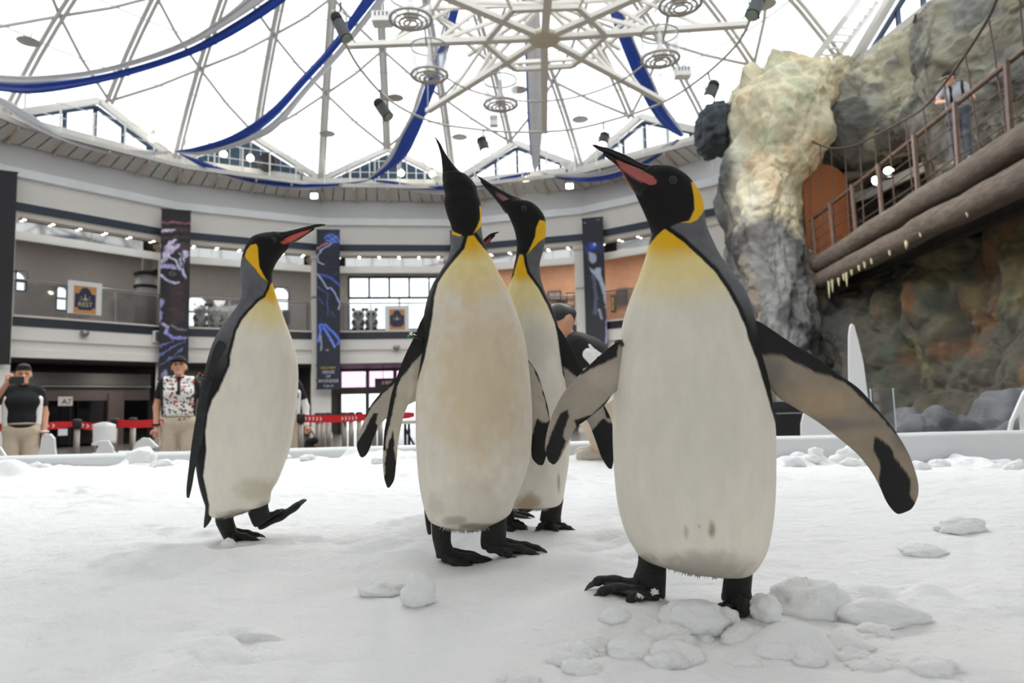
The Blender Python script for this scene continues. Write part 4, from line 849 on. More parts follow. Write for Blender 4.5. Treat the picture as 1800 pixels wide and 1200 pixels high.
dr('straight grey silver drape hanging right of centre', [(919, -3, 923, -3, 947, -3), (924, 120, 927, 120, 954, 120), (927, 200, 930, 200, 955, 200), (931, 255, 933, 255, 951, 255), (936, 290, 938, 290, 946, 290), (939, 301, 940, 302, 941, 301)], lerpY(16.5, oncyl(940, 301, R_)), BS, GD)
dr('long blue drape slanting down right toward the rock tower', [(1064, -5, 1080, -5, 1083, -5), (1076, 34, 1101, 42, 1106, 42), (1095, 85, 1115, 82, 1120, 82), (1121, 147, 1144, 144, 1149, 143), (1144, 193, 1161, 181, 1166, 180), (1169, 224, 1183, 212, 1187, 210), (1196, 241, 1203, 238, 1204, 237)], lerpY(16, oncyl(1200, 241, R_)), BS, GD)
dr('blue swag along the gallery left of the navy gable boards', [(313, 268, 313, 269, 314, 270), (350, 281, 352, 291, 353, 293), (390, 295, 391, 306, 393, 309), (440, 310, 445, 321, 450, 323), (500, 319, 508, 329, 515, 332), (560, 323, 562, 329, 564, 331), (610, 321, 610, 325, 610, 327), (648, 316, 648, 317, 648, 318)], cylY(R_), BS, GS)
dr('blue and silver swag along the gallery behind the middle penguin head', [(655, 316, 656, 318, 657, 319), (690, 318, 692, 324, 694, 329), (735, 325, 735, 332, 735, 338), (790, 326, 790, 334, 790, 342), (845, 320, 846, 328, 848, 333), (890, 310, 892, 317, 896, 321), (932, 303, 932, 305, 933, 306)], cylY(R_), BS, GS)
dr('silver and blue swag along the gallery behind the nearest bill', [(951, 303, 952, 304, 953, 305), (985, 306, 986, 311, 987, 315), (1036, 303, 1036, 311, 1036, 320), (1081, 294, 1083, 303, 1085, 312), (1127, 277, 1130, 284, 1132, 291), (1160, 260, 1164, 266, 1168, 268), (1192, 243, 1193, 245, 1194, 247)], cylY(R_), SB, GS)
dr('plain silver swag along the gallery at the far left', [(-30, 150, -28, 158, -26, 166), (0, 170, 2, 178, 5, 187), (50, 198, 55, 210, 60, 225), (110, 235, 118, 244, 125, 252), (200, 258, 200, 266, 200, 273), (260, 265, 262, 269, 265, 273), (303, 266, 303, 267, 303, 268)], cylY(R_), ((m_silver, m_silver), ('silver_cloth', 'silver_cloth')), GS)
# ---- lamps, discs, dishes and a fan at the gallery
for k, (x, y, w) in enumerate(((268, 243, 'hidden in the corner of the left windows'), (393, 271, 'before the left end of the navy boards'), (440, 278, 'left of the round fan'), (705, 304, 'left of a pair under the second drape'), (760, 306, 'right of a pair under the second drape'), (924, 316, 'under the tip of the grey drape'))):
    p = at(x, y, oncyl(x, y, 12.6)); t = thing('globe_lamp', 'glowing globe lamp on the gallery, '+w, 'light', tuple(p), 'globe lamps of the gallery')
    MB().ball(p, .13, 14, 9).build('globe', M('globe_glow', (255, 246, 220), emit=4.0), t, True); MB().lathe([(.05, .12), (.07, .14), (.07, .2), (.02, .22)], p, 10).build('cap', m_grey, t); MB().tube([p+np.array([0, 0, .2]), p+np.array([0, .1, .62])], .02, 6).build('stem', m_grey, t)
for x, y, w in ((553, 345, 'left of the middle penguin'), (1001, 328, 'under the silver swag behind the nearest bill')):
    p = at(x, y, oncyl(x, y, 12.15)); t = thing('floodlight', 'dazzling floodlight below the gallery, '+w, 'light', tuple(p), 'floodlights below the gallery')
    MB().box(p, (.26, .12, .2)).build('housing', m_white, t); MB().box(p-np.array([0, .07, 0]), (.22, .02, .16)).build('lens', M('flood_glow', (255, 255, 250), emit=30.0), t); MB().tube([p, p+np.array([0, .3, .35])], .02, 6).build('arm', m_grey, t)
for x, y, w in ((50, 73, 'far left'), (575, 235, 'low above the sea-creature banner'), (695, 172, 'just right of the unlit spotlight'), (808, 241, 'left of the lit central spotlight'), (912, 158, 'left of the grey drape'), (1020, 210, 'over the nearest bill'), (1345, 8, 'at the top edge over the rock')):
    Y = onsph(x, y, -.35); p = at(x, y, Y); t = thing('dome_disc', 'flat grey disc hung on a dome rib, '+w, 'disc', tuple(p), 'discs on the dome ribs')
    MB().lathe([(.05, .05), (.28, .02), (.30, 0), (.28, -.02)], p, 18).build('disc', M('disc_grey', (150, 142, 134), rough=.5), t); MB().tube([p, p+np.array([-.05, .2, .35])], .02, 6).build('bracket', m_grey, t)
for x, y, w in ((530, 301, 'right of the round fan'), (768, 316, 'behind the middle bill'), (996, 292, 'right of the grey drape')):
    p = at(x, y, oncyl(x, y, 12.7)); t = thing('dish_lamp', 'white shallow dish lamp on the gallery, '+w, 'light', tuple(p), 'dish lamps of the gallery')
    MB().lathe([(.03, -.12), (.22, .06), (.25, .1), (.22, .1)], p, 16).build('dish', m_white, t, True); MB().tube([p-np.array([0, 0, .1]), p-np.array([0, 0, .45])], .03, 6).build('stand', blk, t)
p = at(470, 287, oncyl(470, 287, 12.75)); t = thing('round_fan', 'round wall fan with concentric guard before the navy boards', 'fan', tuple(p)); RX = Matrix.Rotation(PI/2, 3, 'X')
for r in (.32, .25, .18, .11): MB().tube([p+np.array([r*math.cos(a), -.1, r*math.sin(a)]) for a in np.linspace(0, 2*PI, 25)], .012, 5).build('guard_ring', m_grey, t)
MB().lathe([(.32, -.06), (.34, 0), (.34, .14)], p, 24, RX).build('drum', blk, t)
for k in range(4): a = k*PI/2+.4; MB().add([p+np.array([.06*math.cos(a+.6), -.05, .06*math.sin(a+.6)]), p+np.array([.28*math.cos(a+.5), -.07, .28*math.sin(a+.5)]), p+np.array([.28*math.cos(a-.2), -.03, .28*math.sin(a-.2)]), p+np.array([.06*math.cos(a-.6), -.04, .06*math.sin(a-.6)])], [(0, 1, 2, 3)]).build('blade', m_grey, t)
MB().lathe([(.07, -.1), (.06, -.14), (.02, -.15)], p, 12, RX).build('motor_cap', m_white, t)
# ================================================================== penguins
def loft(rings, Y, nr, ns, kd=0.9, cap0=True, cap1=True, flat=0.0):
    """rings: (ax, ay, bx, by[, depth/half-width ratio[, depth offset]]): the two outline points of each section"""
    c = []; u = []; d = []
    for r in rings:
        k = r[4] if len(r) > 4 else kd; dz = r[5] if len(r) > 5 else 0.0
        a = at(r[0], r[1], Y+dz); b = at(r[2], r[3], Y+dz)
        c.append((a+b)/2); u.append((b-a)/2); d.append(k*np.linalg.norm(b-a)/2 if k > 0 else -k)
    if cap0: c.insert(0, c[0]*1.12-c[1]*0.12 if flat == 0 else c[0]); u.insert(0, u[0]*0.03); d.insert(0, d[0]*0.03)
    if cap1: c.append(c[-1]*1.12-c[-2]*0.12); u.append(u[-1]*0.03); d.append(d[-1]*0.03)
    C = catmull(c, nr); U = catmull(u, nr); D = np.maximum(catmull(np.array(d)[:, None], nr), 1e-4)
    th = np.arange(ns)*2*PI/ns
    P = C[:, None]+U[:, None]*np.cos(th)[None, :, None]+np.array([0, -1, 0])*(D*np.sin(th)[None, :])[..., None]
    i, j = np.meshgrid(np.arange(nr-1), np.arange(ns), indexing='ij'); j2 = (j+1) % ns
    F = np.stack([i*ns+j, i*ns+j2, (i+1)*ns+j2, (i+1)*ns+j], -1).reshape(-1, 4)
    TH = np.broadcast_to(th, (nr, ns)).ravel(); T = np.repeat(np.linspace(0, 1, nr), ns)
    # closing points
    P = P.reshape(-1, 3)
    return P, F, TH, T
m_feather = M('feathers', vcol=True, rough=0.75, spec=0.25, bump=0.22, bs=60, stretch=(7, 7, 2.2), var=0.05, vs=6)
m_flip = M('flipper_feathers', vcol=True, rough=0.6, spec=0.3, bump=0.25, bs=120, var=0.10, vs=30)
m_bill = M('bill_horn', vcol=True, rough=0.42, spec=0.3, var=0.08, vs=60)
m_foot = M('foot_skin', (34, 33, 32), rough=0.6, spec=0.4, bump=0.7, bs=220, var=0.3, vs=60)
m_claw = M('claw_horn', (52, 49, 46), rough=0.35)
m_eye = M('eye_brown', (14, 10, 8), rough=0.12, spec=0.5)
m_tail = M('tail_feathers', (30, 30, 31), rough=0.6, bump=0.4, bs=120)
m_band = M('band_plastic', (22, 22, 24), rough=0.35)
BLACK = lin((23, 22, 22)); GREY = lin((104, 104, 108)); DGREY = lin((52, 52, 54))
CREAM = lin((238, 230, 216)); GOLD = lin((242, 188, 34)); PALE = lin((244, 222, 146)); EAR = lin((246, 190, 38))
CONTACT = []                                        # where feet press on the snow: (x, y, z)
def paint_body(P, TH, b):
    q = proj(P); n1 = fbm(P*45, 3, 3); n2 = fbm(P*9, 3, 9); front = np.sin(TH)
    js = b.get('s', 1.0)
    col = np.repeat(GREY[None], len(P), 0)*(1+0.25*n2)[:, None]*(1+0.2*n1)[:, None]
    dark = b.get('dark_below')                      # the mantle darkens to black towards the flippers
    if dark: col = mixc(col, BLACK*1.4, sstep(dark[0], dark[1], q[:, 1]))
    s = sd_poly(q, b['white'])+n1*1.1*js
    vis = np.ones(len(P)) if b.get('through') else sstep(-0.5, -0.3, front)
    edge = (1-sstep(4.5*js, 9*js, s))
    col = mixc(col, BLACK, edge*vis)
    white = np.repeat(CREAM[None], len(P), 0)*(1+0.05*n2)[:, None]
    gx, y0, y1, y2 = b['gold']
    yy = q[:, 1]+n2*10*js+np.abs(q[:, 0]-gx)*b.get('arch', 0.25)
    white = mixc(white, PALE, 0.85*(1-sstep(y1, y2, yy)))
    white = mixc(white, GOLD, 1-sstep(y0, y1, yy))
    for (cx, cy, rx, ry, c, w) in b.get('stains', []):
        r = np.sqrt(((q[:, 0]-cx)/rx)**2+((q[:, 1]-cy)/ry)**2)+n1*0.25
        white = mixc(white, lin(c), w*(1-sstep(0.3, 1.0, r)))
    ww = ((1-sstep(-1.3, 1.3, s))*vis)[:, None]; col = col*(1-ww)+white*ww
    h = sd_poly(q, b['head'])+n1*1.2*js
    col = mixc(col, BLACK, 1-sstep(-1, 2, h))
    for e in b['ear']:
        s = sd_poly(q, e)+n1*1.0*js
        side = np.ones(len(P)) if b.get('through') else sstep(-0.6, -0.4, front)
        ec = EAR*np.array([1, 0.88, 0.8])
        g = np.repeat(EAR[None], len(P), 0)*(1+0.15*n2)[:, None]
        we = ((1-sstep(-1.2, 1.2, s))*side)[:, None]; col = col*(1-we)+g*we
    pl = b['bill']
    if 'on_head' in pl: col = mixc(col, lin(pl['col']), 1-sstep(-2.0, 0.8, sd_poly(q, pl['on_head'])))
    return np.clip(col, 0.003, 0.95)
def paint_flipper(P, TH, f, js):
    q = proj(P); n1 = fbm(P*60, 3, 5); n2 = fbm(P*14, 3, 6); front = np.sin(TH)
    if f.get('outer'): return np.repeat(lin((44, 44, 46))[None], len(P), 0)*(1+0.35*n1+0.3*n2)[:, None]
    base = lin(f.get('base', (196, 188, 172)))
    col = np.repeat(base[None], len(P), 0)*(1+0.10*n2+0.05*n1)[:, None]
    if 'mid' in f:
        for (cx, cy, rx, ry, c, w) in f['mid']:
            r = np.sqrt(((q[:, 0]-cx)/rx)**2+((q[:, 1]-cy)/ry)**2)+n2*0.25
            col = mixc(col, lin(c), w*(1-sstep(0.2, 1.0, r)))
    for k, poly in enumerate(f['black']):
        s = sd_poly(q, poly)+n1*3.0*js
        col = mixc(col, lin((25, 24, 24)), 1-sstep(-1.5*js, 1.5*js, s))
    return np.clip(mixc(col, lin((40, 40, 42)), 1-sstep(-0.25, 0.05, front)), 0.003, 0.9)
def bill_part(name, rings, Y, bird, fill, edge=None, plate=None):
    P, F, TH, T = loft(rings, Y, 40, 28, 0.85)
    q = proj(P); col = np.repeat(BLACK[None], len(P), 0)
    if plate is not None:
        s = sd_poly(q, plate); col = mixc(col, lin(fill), 1-sstep(-2.5, 1.0, s))
    if edge is not None:
        s = d_line(q, edge[0]); col = mixc(col, lin(edge[1]), 1-sstep(1.0, 3.5, s))
    return obj_np(name, P, F, m_bill, bird, True, col)
def foot(bird, Y, leg, toes, js, press=True):
    mb = MB(); P, F, _, _ = loft(leg, Y, 18, 18, 0.8); mb.add(P.tolist(), F.tolist())
    paths = []; tips = []
    for t in toes:
        pts = [at(p[0], p[1], Y+p[2]) for p in t[0]]; r0 = abs(t[1])*Y/FOC
        c = catmull(pts, 14); rr = [r0*(0.95+0.16*math.sin(5.5*math.pi*i/13))*(1.0 if i < 10 else 1.0-0.10*(i-9)) for i in range(14)]
        mb.tube(c, rr, 10); paths.append(c); tips.append((c, r0))
    for a, b in zip(paths[:-1], paths[1:]):           # the web between the toes
        o = np.array([0, 0, 0.3*tips[0][1]])
        for i in range(1, 9):
            mb.add([a[i]+o, a[i+1]+o, b[i+1]+o, b[i]+o, a[i]-o, a[i+1]-o, b[i+1]-o, b[i]-o], [(0, 1, 2, 3), (7, 6, 5, 4)])
    f = mb.build('foot', m_foot, bird, True)
    for c, r0 in tips:
        d = (c[-1]-c[-3]); d = d/np.linalg.norm(d); m2 = MB()
        e = c[-1]
        m2.tube([e-d*r0*0.8, e+d*r0*0.4, e+d*r0*1.1+np.array([0, 0, -0.15*r0]), e+d*r0*1.9+np.array([0, 0, -0.5*r0])], [r0*0.62, r0*0.55, r0*0.36, r0*0.06], 8)
        m2.build('claw', m_claw, f, True)
        if press:
            for i in (3, 7, 11): CONTACT.append((c[i][0], c[i][1], c[i][2]-r0*0.92))
    return f
def fringe(P, TH, bird, b):
    """ragged feather tips along the lower edge of the belly"""
    ns = 220; rnd = np.random.default_rng(5); G = P.reshape(-1, ns, 3); mb = MB(); cc = []
    for k in range(520):
        j = rnd.integers(0, ns); i = rnd.integers(5, 19); a = G[i, j]; out = a-G[i].mean(0); out[2] = 0; out /= np.linalg.norm(out)+1e-6
        L = rnd.uniform(.003, .010); tip = a+np.array([rnd.normal(0, .003), rnd.normal(0, .003), -L])+out*.003; w = rnd.uniform(.0009, .002); sd = np.cross(out, [0, 0, 1])*w; up = np.array([0, 0, .008])
        base = a-out*.001; mb.add([base+up-sd, base+up+sd, base+sd*.8+out*.0015, tip, base-sd*.8+out*.0015], [(0, 1, 2, 4), (4, 2, 3), (1, 0, 3), (0, 4, 3), (2, 1, 3)])
        back = math.sin(TH.reshape(-1, ns)[i, j]) < -.2 and not b.get('through'); g = rnd.uniform(.75, 1.0); cc += [tuple(lin((60, 58, 56) if back else (196*g, 186*g, 170*g)))]*5
    mb.c = cc; tag(mb.build('feather_fringe', M('fringe_feathers', vcol=True, rough=.8, spec=.1), bird), kind='stuff')
def penguin(b):
    Y = b['Y']; js = b.get('s', 1.0)
    P, F, TH, T = loft(b['body'], Y, 320, 220, b.get('kd', 0.88))
    loc = np.array([P[:, 0].mean(), Y, 0.6])
    bird = thing('king_penguin', b['label'], 'penguin', loc)
    obj_np('body', P, F, m_feather, bird, True, paint_body(P, TH, b))
    fringe(P, TH, bird, b)
    q = proj(P); ok = np.sin(TH) > 0.0
    for e in b.get('eyes', []):
        k = np.argmin(((q-np.array(e))**2).sum(1)+(~ok)*1e6); c = P[k]
        MB().ball(c+np.array([0, 0.0025, 0]), 0.0062, 14, 10).build('eye', m_eye, bird, True)
        MB().lathe([(0.0068, -0.001), (0.0086, 0.0), (0.0090, 0.0012), (0.0074, 0.0022)], c+np.array([0, 0.001, 0]), 18, Matrix.Rotation(PI/2, 3, 'X')).build('eyelid', M('eyelid_skin', (40, 36, 34), rough=0.5), bird, True)
    bl = b['bill']
    bill_part('upper_bill', bl['up'], Y+bl.get('dz', 0), bird, (0, 0, 0))
    bill_part('lower_bill', bl['low'], Y+bl.get('dz', 0), bird, bl['col'], bl.get('edge'), bl['plate'])
    for f in b['flippers']:
        Pf, Ff, Th, _ = loft(f['rings'], Y+f.get('dz', 0), 150, 72, f.get('k', 0.16))
        obj_np('flipper', Pf, Ff, m_flip, bird, True, paint_flipper(Pf, Th, f, js))
    for t in b.get('tails', []):
        Pt, Ft, _, _ = loft(t, Y+b.get('tail_dz', 0.05), 24, 20, 0.5)
        obj_np('tail', Pt, Ft, m_tail, bird, True)
    for leg, toes in b['feet']:
        foot(bird, Y, leg, toes, js, press=not (toes[0][1] < 0))
    for (pa, pb, dzb, cols) in b.get('bands', []):
        a = at(*pa, Y+dzb); e = at(*pb, Y+dzb); bd = MB()
        bd.tube(catmull([a, (a+e)/2+np.array([0, -0.012, 0.002]), e], 8), 0.0042, 8)
        o = bd.build('flipper_band', m_band, bird, True)
        for i, cc in enumerate(cols):
            MB().ball(a+np.array([-0.004-0.005*i, -0.004, 0.005-0.007*i]), 0.0052, 10, 8).build('tag_bead', M('bead_%d_%d_%d' % cc, cc, rough=0.3), o, True)
    return bird
BIRDS = []
# ---- the near one on the right, flippers spread
BIRDS.append(dict(Y=1.40, label='largest, nearest king penguin on the right with both flippers spread', s=1.2, dark_below=(500, 600), kd=0.86,
 body=[(1188,996,1260,1006,.8),(1134,984,1314,1008,.72),(1114,962,1340,972),(1098,930,1351,930),(1085,877,1357,870),(1079,800,1358,800),(1078,740,1356,740),(1081,670,1346,672),(1088,610,1331,612),(1097,560,1322,560),(1110,520,1309,518,.84),(1123,488,1289,486,.82),(1134,455,1267,455,.82,.01),(1141,430,1252,425,.82,.02),(1145,410,1242,401,.82,.02),
  (1141,394,1238,380,.8,.02),(1132,372,1234,352,.74,.015),(1124,355,1222,328,.72,.01),(1119,344,1205,308,.72,.005),(1115,336,1182,294,.72),(1112,329,1160,291,.74),(1109,322,1143,293,.8)],
 white=[(1168,402),(1200,424),(1228,449),(1256,477),(1277,507),(1296,541),(1308,569),(1316,597),(1329,630),(1342,672),(1356,720),(1380,800),(1380,1060),(1060,1060),(1060,600),(1080,520),(1110,455),(1138,434),(1154,415)],
 gold=(1168,425,470,560), arch=.12,
 stains=[(1251,931,8,20,(120,88,52),.75),(1206,935,6,18,(140,110,80),.5),(1230,925,4,5,(130,100,70),.5),(1225,1000,150,42,(140,131,120),.55),(1215,780,150,200,(226,219,206),.5),(1135,985,24,16,(130,110,92),.5)],
 head=[(1128,420),(1142,408),(1152,412),(1165,403),(1190,393),(1210,387),(1224,374),(1233,364),(1250,340),(1230,280),(1100,270),(1090,330)],
 ear=[[(1215,320),(1220,345),(1221,368),(1211,388),(1196,391),(1213,392),(1226,386),(1240,366),(1240,340),(1228,320)]],
 eyes=[(1183,316)],
 bill=dict(dz=-.004, on_head=[(1082,280),(1095,283),(1123,296),(1148,309),(1155,317),(1153,324),(1143,326),(1116,315),(1090,297)], up=[(1155,314,1158,294),(1124,299,1128,287),(1096,286,1101,273),(1070,272,1071,261),(1055,265,1055,256.5),(1043,257,1043,254)],
  low=[(1128,346,1158,313),(1109,329,1128,298),(1096,307,1100,287),(1086,293,1088,281),(1073,282,1075,272),(1061,273,1062,267)],
  plate=[(1082,280),(1095,283),(1123,296),(1152,312),(1155,320),(1146,326),(1116,315),(1090,297)], col=(176,96,92), edge=([(1073,283),(1092,303),(1109,331)],(190,96,50))),
 flippers=[dict(dz=-.03, k=.17, base=(150,136,118), rings=[(1305,632,1309,560),(1325,648,1326,562),(1343,664,1346,572),(1366,696,1392,603),(1400,718,1432,626),(1440,743,1472,656),(1482,776,1510,683),(1508,799,1543,720),(1530,826,1571,754),(1545,852,1596,795),(1556,877,1612,840),(1566,893,1614,868),(1578,903,1604,892)],
   mid=[(1450,705,90,45,(176,152,124),.8),(1360,650,40,60,(120,114,108),.8),(1480,745,150,18,(112,108,104),.6),(1585,770,30,50,(112,106,98),.7)],
   black=[[(1300,540),(1320,625),(1335,622),(1374,626),(1402,640),(1429,652),(1460,660),(1485,672),(1512,697),(1545,728),(1575,764),(1590,760),(1500,640)],
    [(1537,766),(1548,770),(1562,782),(1574,803),(1590,822),(1599,844),(1600,868),(1610,890),(1620,920),(1560,920),(1545,860),(1546,813),(1536,791)],[(1338,640),(1345,668),(1368,700),(1362,704),(1330,660)]]),
  dict(dz=-.02, k=.17, base=(168,156,142), rings=[(1125,590,1125,668),(1104,591,1104,676),(1086,600,1080,690),(1063,617,1063,711),(1027,650,1037,733),(993,687,1012,752),(973,723,1001,772),(962,757,991,793),(958,787,983,808),(963,808,974,816)],
   mid=[(1060,660,60,40,(190,176,160),.6)],
   black=[[(1090,590),(1084,626),(1053,641),(1022,659),(1018,655),(1030,640),(1070,600)],[(985,727),(998,719),(1000,733),(994,752),(990,765),(997,775),(985,802),(974,822),(955,815),(961,788),(970,757)],[(1008,738),(1040,728),(1080,690),(1080,700),(1036,738),(1012,756)]])],
 tails=[], bands=[((1083,601),(1094,606),-.04,[])],
 feet=[([(1124,960,1166,960,.7),(1121,992,1171,983,.72),(1112,1016,1171,1012,.72),(1112,1034,1170,1034,.75),(1116,1050,1167,1052,.75)],
   [([(1125,1026,-.01),(1095,1022,.0),(1060,1019,.0),(1042,1026,.0)],9),([(1135,1040,-.03),(1100,1035,-.03),(1068,1036,-.03),(1050,1047,-.03)],9.5),([(1155,1046,-.05),(1130,1047,-.06),(1113,1049,-.06),(1104,1064,-.06)],9)]),
  ([(1276,990,1322,990,.7),(1273,1012,1321,1024,.75),(1270,1036,1320,1038,.8),(1270,1056,1321,1058,.9)],
   [([(1280,1058,-.01),(1266,1068,-.02),(1248,1077,-.03)],7),([(1295,1058,-.02),(1304,1062,-.05),(1309,1067,-.07),(1306,1082,-.07)],11.5),([(1310,1058,-.01),(1322,1068,-.02),(1330,1078,-.03)],7)])]))
# ---- the middle one, bill straight up
BIRDS.append(dict(Y=1.86, label='king penguin in the middle stretching its neck with its bill straight up', kd=.88, dark_below=(480, 560),
 body=[(785,926,850,928,.8),(757,916,893,906,.75),(745,888,905,880),(737,846,920,843),(733,800,932,803),(731,745,936,745),(732,690,934,690),(738,645,929,640),(745,600,923,597),(745,562,913,563),(751,528,900,526),(761,500,887,498),(775,477,875,475),(787,456,864,454,.9,.01),(792,436,855,436,.95,.015),(794,416,849,418,.95,.015),
  (793,398,846,398,.95,.01),(786,378,846,378,1,.005),(781,357,845,358,1),(782,342,841,342,1),(779,328,836,326,1),(779,316,827,314,1),(780,306,817,307,1)],
 white=[(824,411),(816,437),(800,456),(783,477),(770,498),(763,526),(760,557),(753,597),(745,634),(735,668),(700,700),(700,860),(745,895),(757,922),(775,945),(920,945),(1000,800),(1000,560),(890,470),(850,436),(832,412)],
 gold=(828,425,465,545), arch=.1,
 stains=[(842,668,130,230,(222,194,150),.62),(835,500,60,40,(236,208,150),.5),(830,880,80,60,(206,196,180),.5),(800,915,30,12,(130,112,90),.5),(840,925,50,9,(120,100,76),.7),(765,890,20,30,(190,170,158),.4)],
 head=[(770,395),(790,398),(800,408),(815,415),(832,413),(842,398),(846,372),(870,340),(840,290),(770,290)],
 ear=[[(788,394),(796,407),(812,413),(808,416),(792,410),(784,398)],[(843,362),(856,362),(852,386),(843,401),(832,411),(839,397),(844,384)]],
 eyes=[(831,329)],
 bill=dict(up=[(791,318,819,311),(787,297,805,298),(783,278,790,280),(777,264,780,264),(771,253,774,252),(765,243,767,242.5)],
  low=[(779,322,806,318),(777.5,298,795,296),(775.5,276,785,276),(771,258,776,259),(767,248,770,249)],
  plate=[(789,290),(796,292),(810,318),(806,324),(798,310)], col=(92,76,76)),
 flippers=[dict(dz=-.02, k=.17, base=(188,177,158), rings=[(752,548,772,575),(741,562,760,600),(728,592,752,640),(713,622,738,672),(700,655,726,695),(688,693,713,722),(681,730,705,750),(676,755,700,777),(673.5,790,698,800),(673,815,696,818),(675,838,693,842),(680,855,686,855)],
   mid=[(722,680,9,60,(206,196,178),.6)],
   black=[[(700,540),(790,540),(780,590),(752,612),(741,622),(729,634),(717,652),(705,665),(698,680),(693,703),(689,727),(682.5,752),(679,770),(678,790),(660,800)],[(691,757),(693,783),(694,806),(699,830),(690,870),(672,860),(676,824),(680,790)]]),
  dict(dz=.01, k=.17, base=(188,178,162), rings=[(905,660,915,618),(925,690,930,634),(932,730,944,655),(934,760,956,690),(934,780,964,720),(934,795,967,750),(936,806,964,785),(945,816,956,814)],
   black=[[(910,610),(926,632),(942,655),(953,684),(960,710),(965,736),(962,748),(985,740),(950,620)],[(945,735),(952,741),(960,742),(975,735),(975,830),(925,830),(934,765)]])],
 tails=[[(744,868,754,880),(746,900,757,908),(749,925,758,930),(752,938,758,938)]], tail_dz=.08,
 bands=[((726,590),(745,600),-.05,[(240,240,240),(30,150,70)])],
 feet=[([(760,905,796,905,.8),(759,937,793,935,.8),(762,955,793,953,.8),(766,972,798,966,.85),(768,980,798,976,.9)],
   [([(780,978,-.02),(795,986,-.03),(812,991,-.03),(828,996,-.03)],8),([(785,972,-.01),(815,979,-.01),(845,985,-.01),(870,990,-.01)],8.5),([(790,968,.01),(820,972,.01),(848,981,.01),(866,987,.01)],6)]),
  ([(852,880,893,880,.8),(849,915,891,905,.8),(845,940,890,935,.8),(845,958,889,948,.85),(850,965,888,958,.9)],
   [([(858,962,-.02),(876,967,-.03),(890,972,-.03),(900,977,-.03)],8),([(870,957,0),(905,963,0),(928,970,0),(943,976,0)],8.5),([(882,950,.02),(915,956,.02),(938,961,.02),(953,966,.02)],6)])]))
# ---- the walking one on the left, side on
BIRDS.append(dict(Y=2.27, label='king penguin on the left walking right with one foot lifted', through=True, kd=.86, s=.8, dark_below=(560, 680),
 body=[(395,908,440,894,.8),(372,906,470,886,.7),(362,880,475,864),(354,850,486,845),(349,815,498,815),(348,783,508,783),(350,740,515,738),(355,700,520,700),(362,665,522,662),(369,635,520,630),(378,605,513,600),(391,578,504,575),(407,556,496,553),(419,538,489,533),(426,520,483,514),(426,500,478,495),(424,482,478,477),
  (425,462,484,462),(429,445,492,450),(436,428,500,441),(445,417,506,434),(460,411,507,431),(474,408.5,508,430),(488,408,509,429.5)],
 white=[(475,499),(472,510),(466,522),(455,530),(440,545),(426,562),(416,580),(410,605),(405,625),(404,642),(395,662),(385,685),(373,703),(366,725),(361,757),(363,791),(360,815),(357,837),(363,863),(368,890),(366,925),(540,925),(560,600),(500,540),(484,500),(479,493)],
 gold=(480,522,540,615), arch=.3,
 stains=[(450,860,50,30,(196,186,160),.6),(420,905,50,14,(120,108,90),.6),(465,890,16,14,(150,135,115),.5)],
 head=[(418,448),(431,452),(440,464),(452,477),(462,488),(474,500),(480,494),(520,450),(530,400),(420,395)],
 ear=[[(440,431),(450,428.5),(453,436),(454,455),(456.5,470),(462.5,482.5),(472,496),(460,487),(449,473),(437.5,461),(430,450),(433,440)]],
 eyes=[(481,422)],
 bill=dict(up=[(494,425,482,408),(506,417,500,407),(524,410,519,403),(546,402.5,540,397.5),(560,398.5,558,393.5),(571,396,570.5,394)],
  low=[(500,436,494,420),(510,429,505,415),(526,421,524,408.5),(541,411,540,403.5),(552,404,551,400.5)],
  on_head=[(492,426),(510,413.5),(520,412),(512,426.5),(498,430)], plate=[(496,421),(510,413.5),(535,404),(549,401),(540,410),(512,426.5),(498,429)], col=(200,92,80)),
 flippers=[dict(dz=-.10, k=.2, outer=True, rings=[(385,598,408,618),(376,612,404,632),(368,640,397,664),(359,675,385,702),(350,707,374,732),(343,742,362,757),(337,780,352,790),(332,820,343,824),(328,855,338,852),(328,872,333,873)], black=[])],
 tails=[[(361,870,372,882),(361,895,372,908),(359,912,369,917),(358,926,362,926)]], tail_dz=0.0,
 bands=[((354,660),(372,668),-.13,[(190,40,40),(40,150,70)])],
 feet=[([(384,890,420,890,.8),(379,914,410,906,.8),(385,930,412,920,.85),(392,943,417,932,.9),(396,948,418,940,.9)],
   [([(400,942,-.02),(408,948,-.03),(415,955,-.03)],6),([(408,938,-.01),(425,942,-.01),(440,947,-.01),(455,952,-.01)],6.5),([(412,932,.01),(430,934,.01),(445,938,.01),(459,941,.01)],4.5)]),
  ([(438,870,470,870,.8),(436,895,471,890,.8),(440,910,474,901,.85),(449,926,478,908,.85)],
   [([(455,925,.02),(484,913,.02),(510,898,.02),(530,883,.02)],-6.5),([(460,920,.04),(486,908,.04),(510,895,.04),(530,881,.04)],-5.5),([(460,913,.0),(478,904,.0),(493,897,.0)],-5)])]))
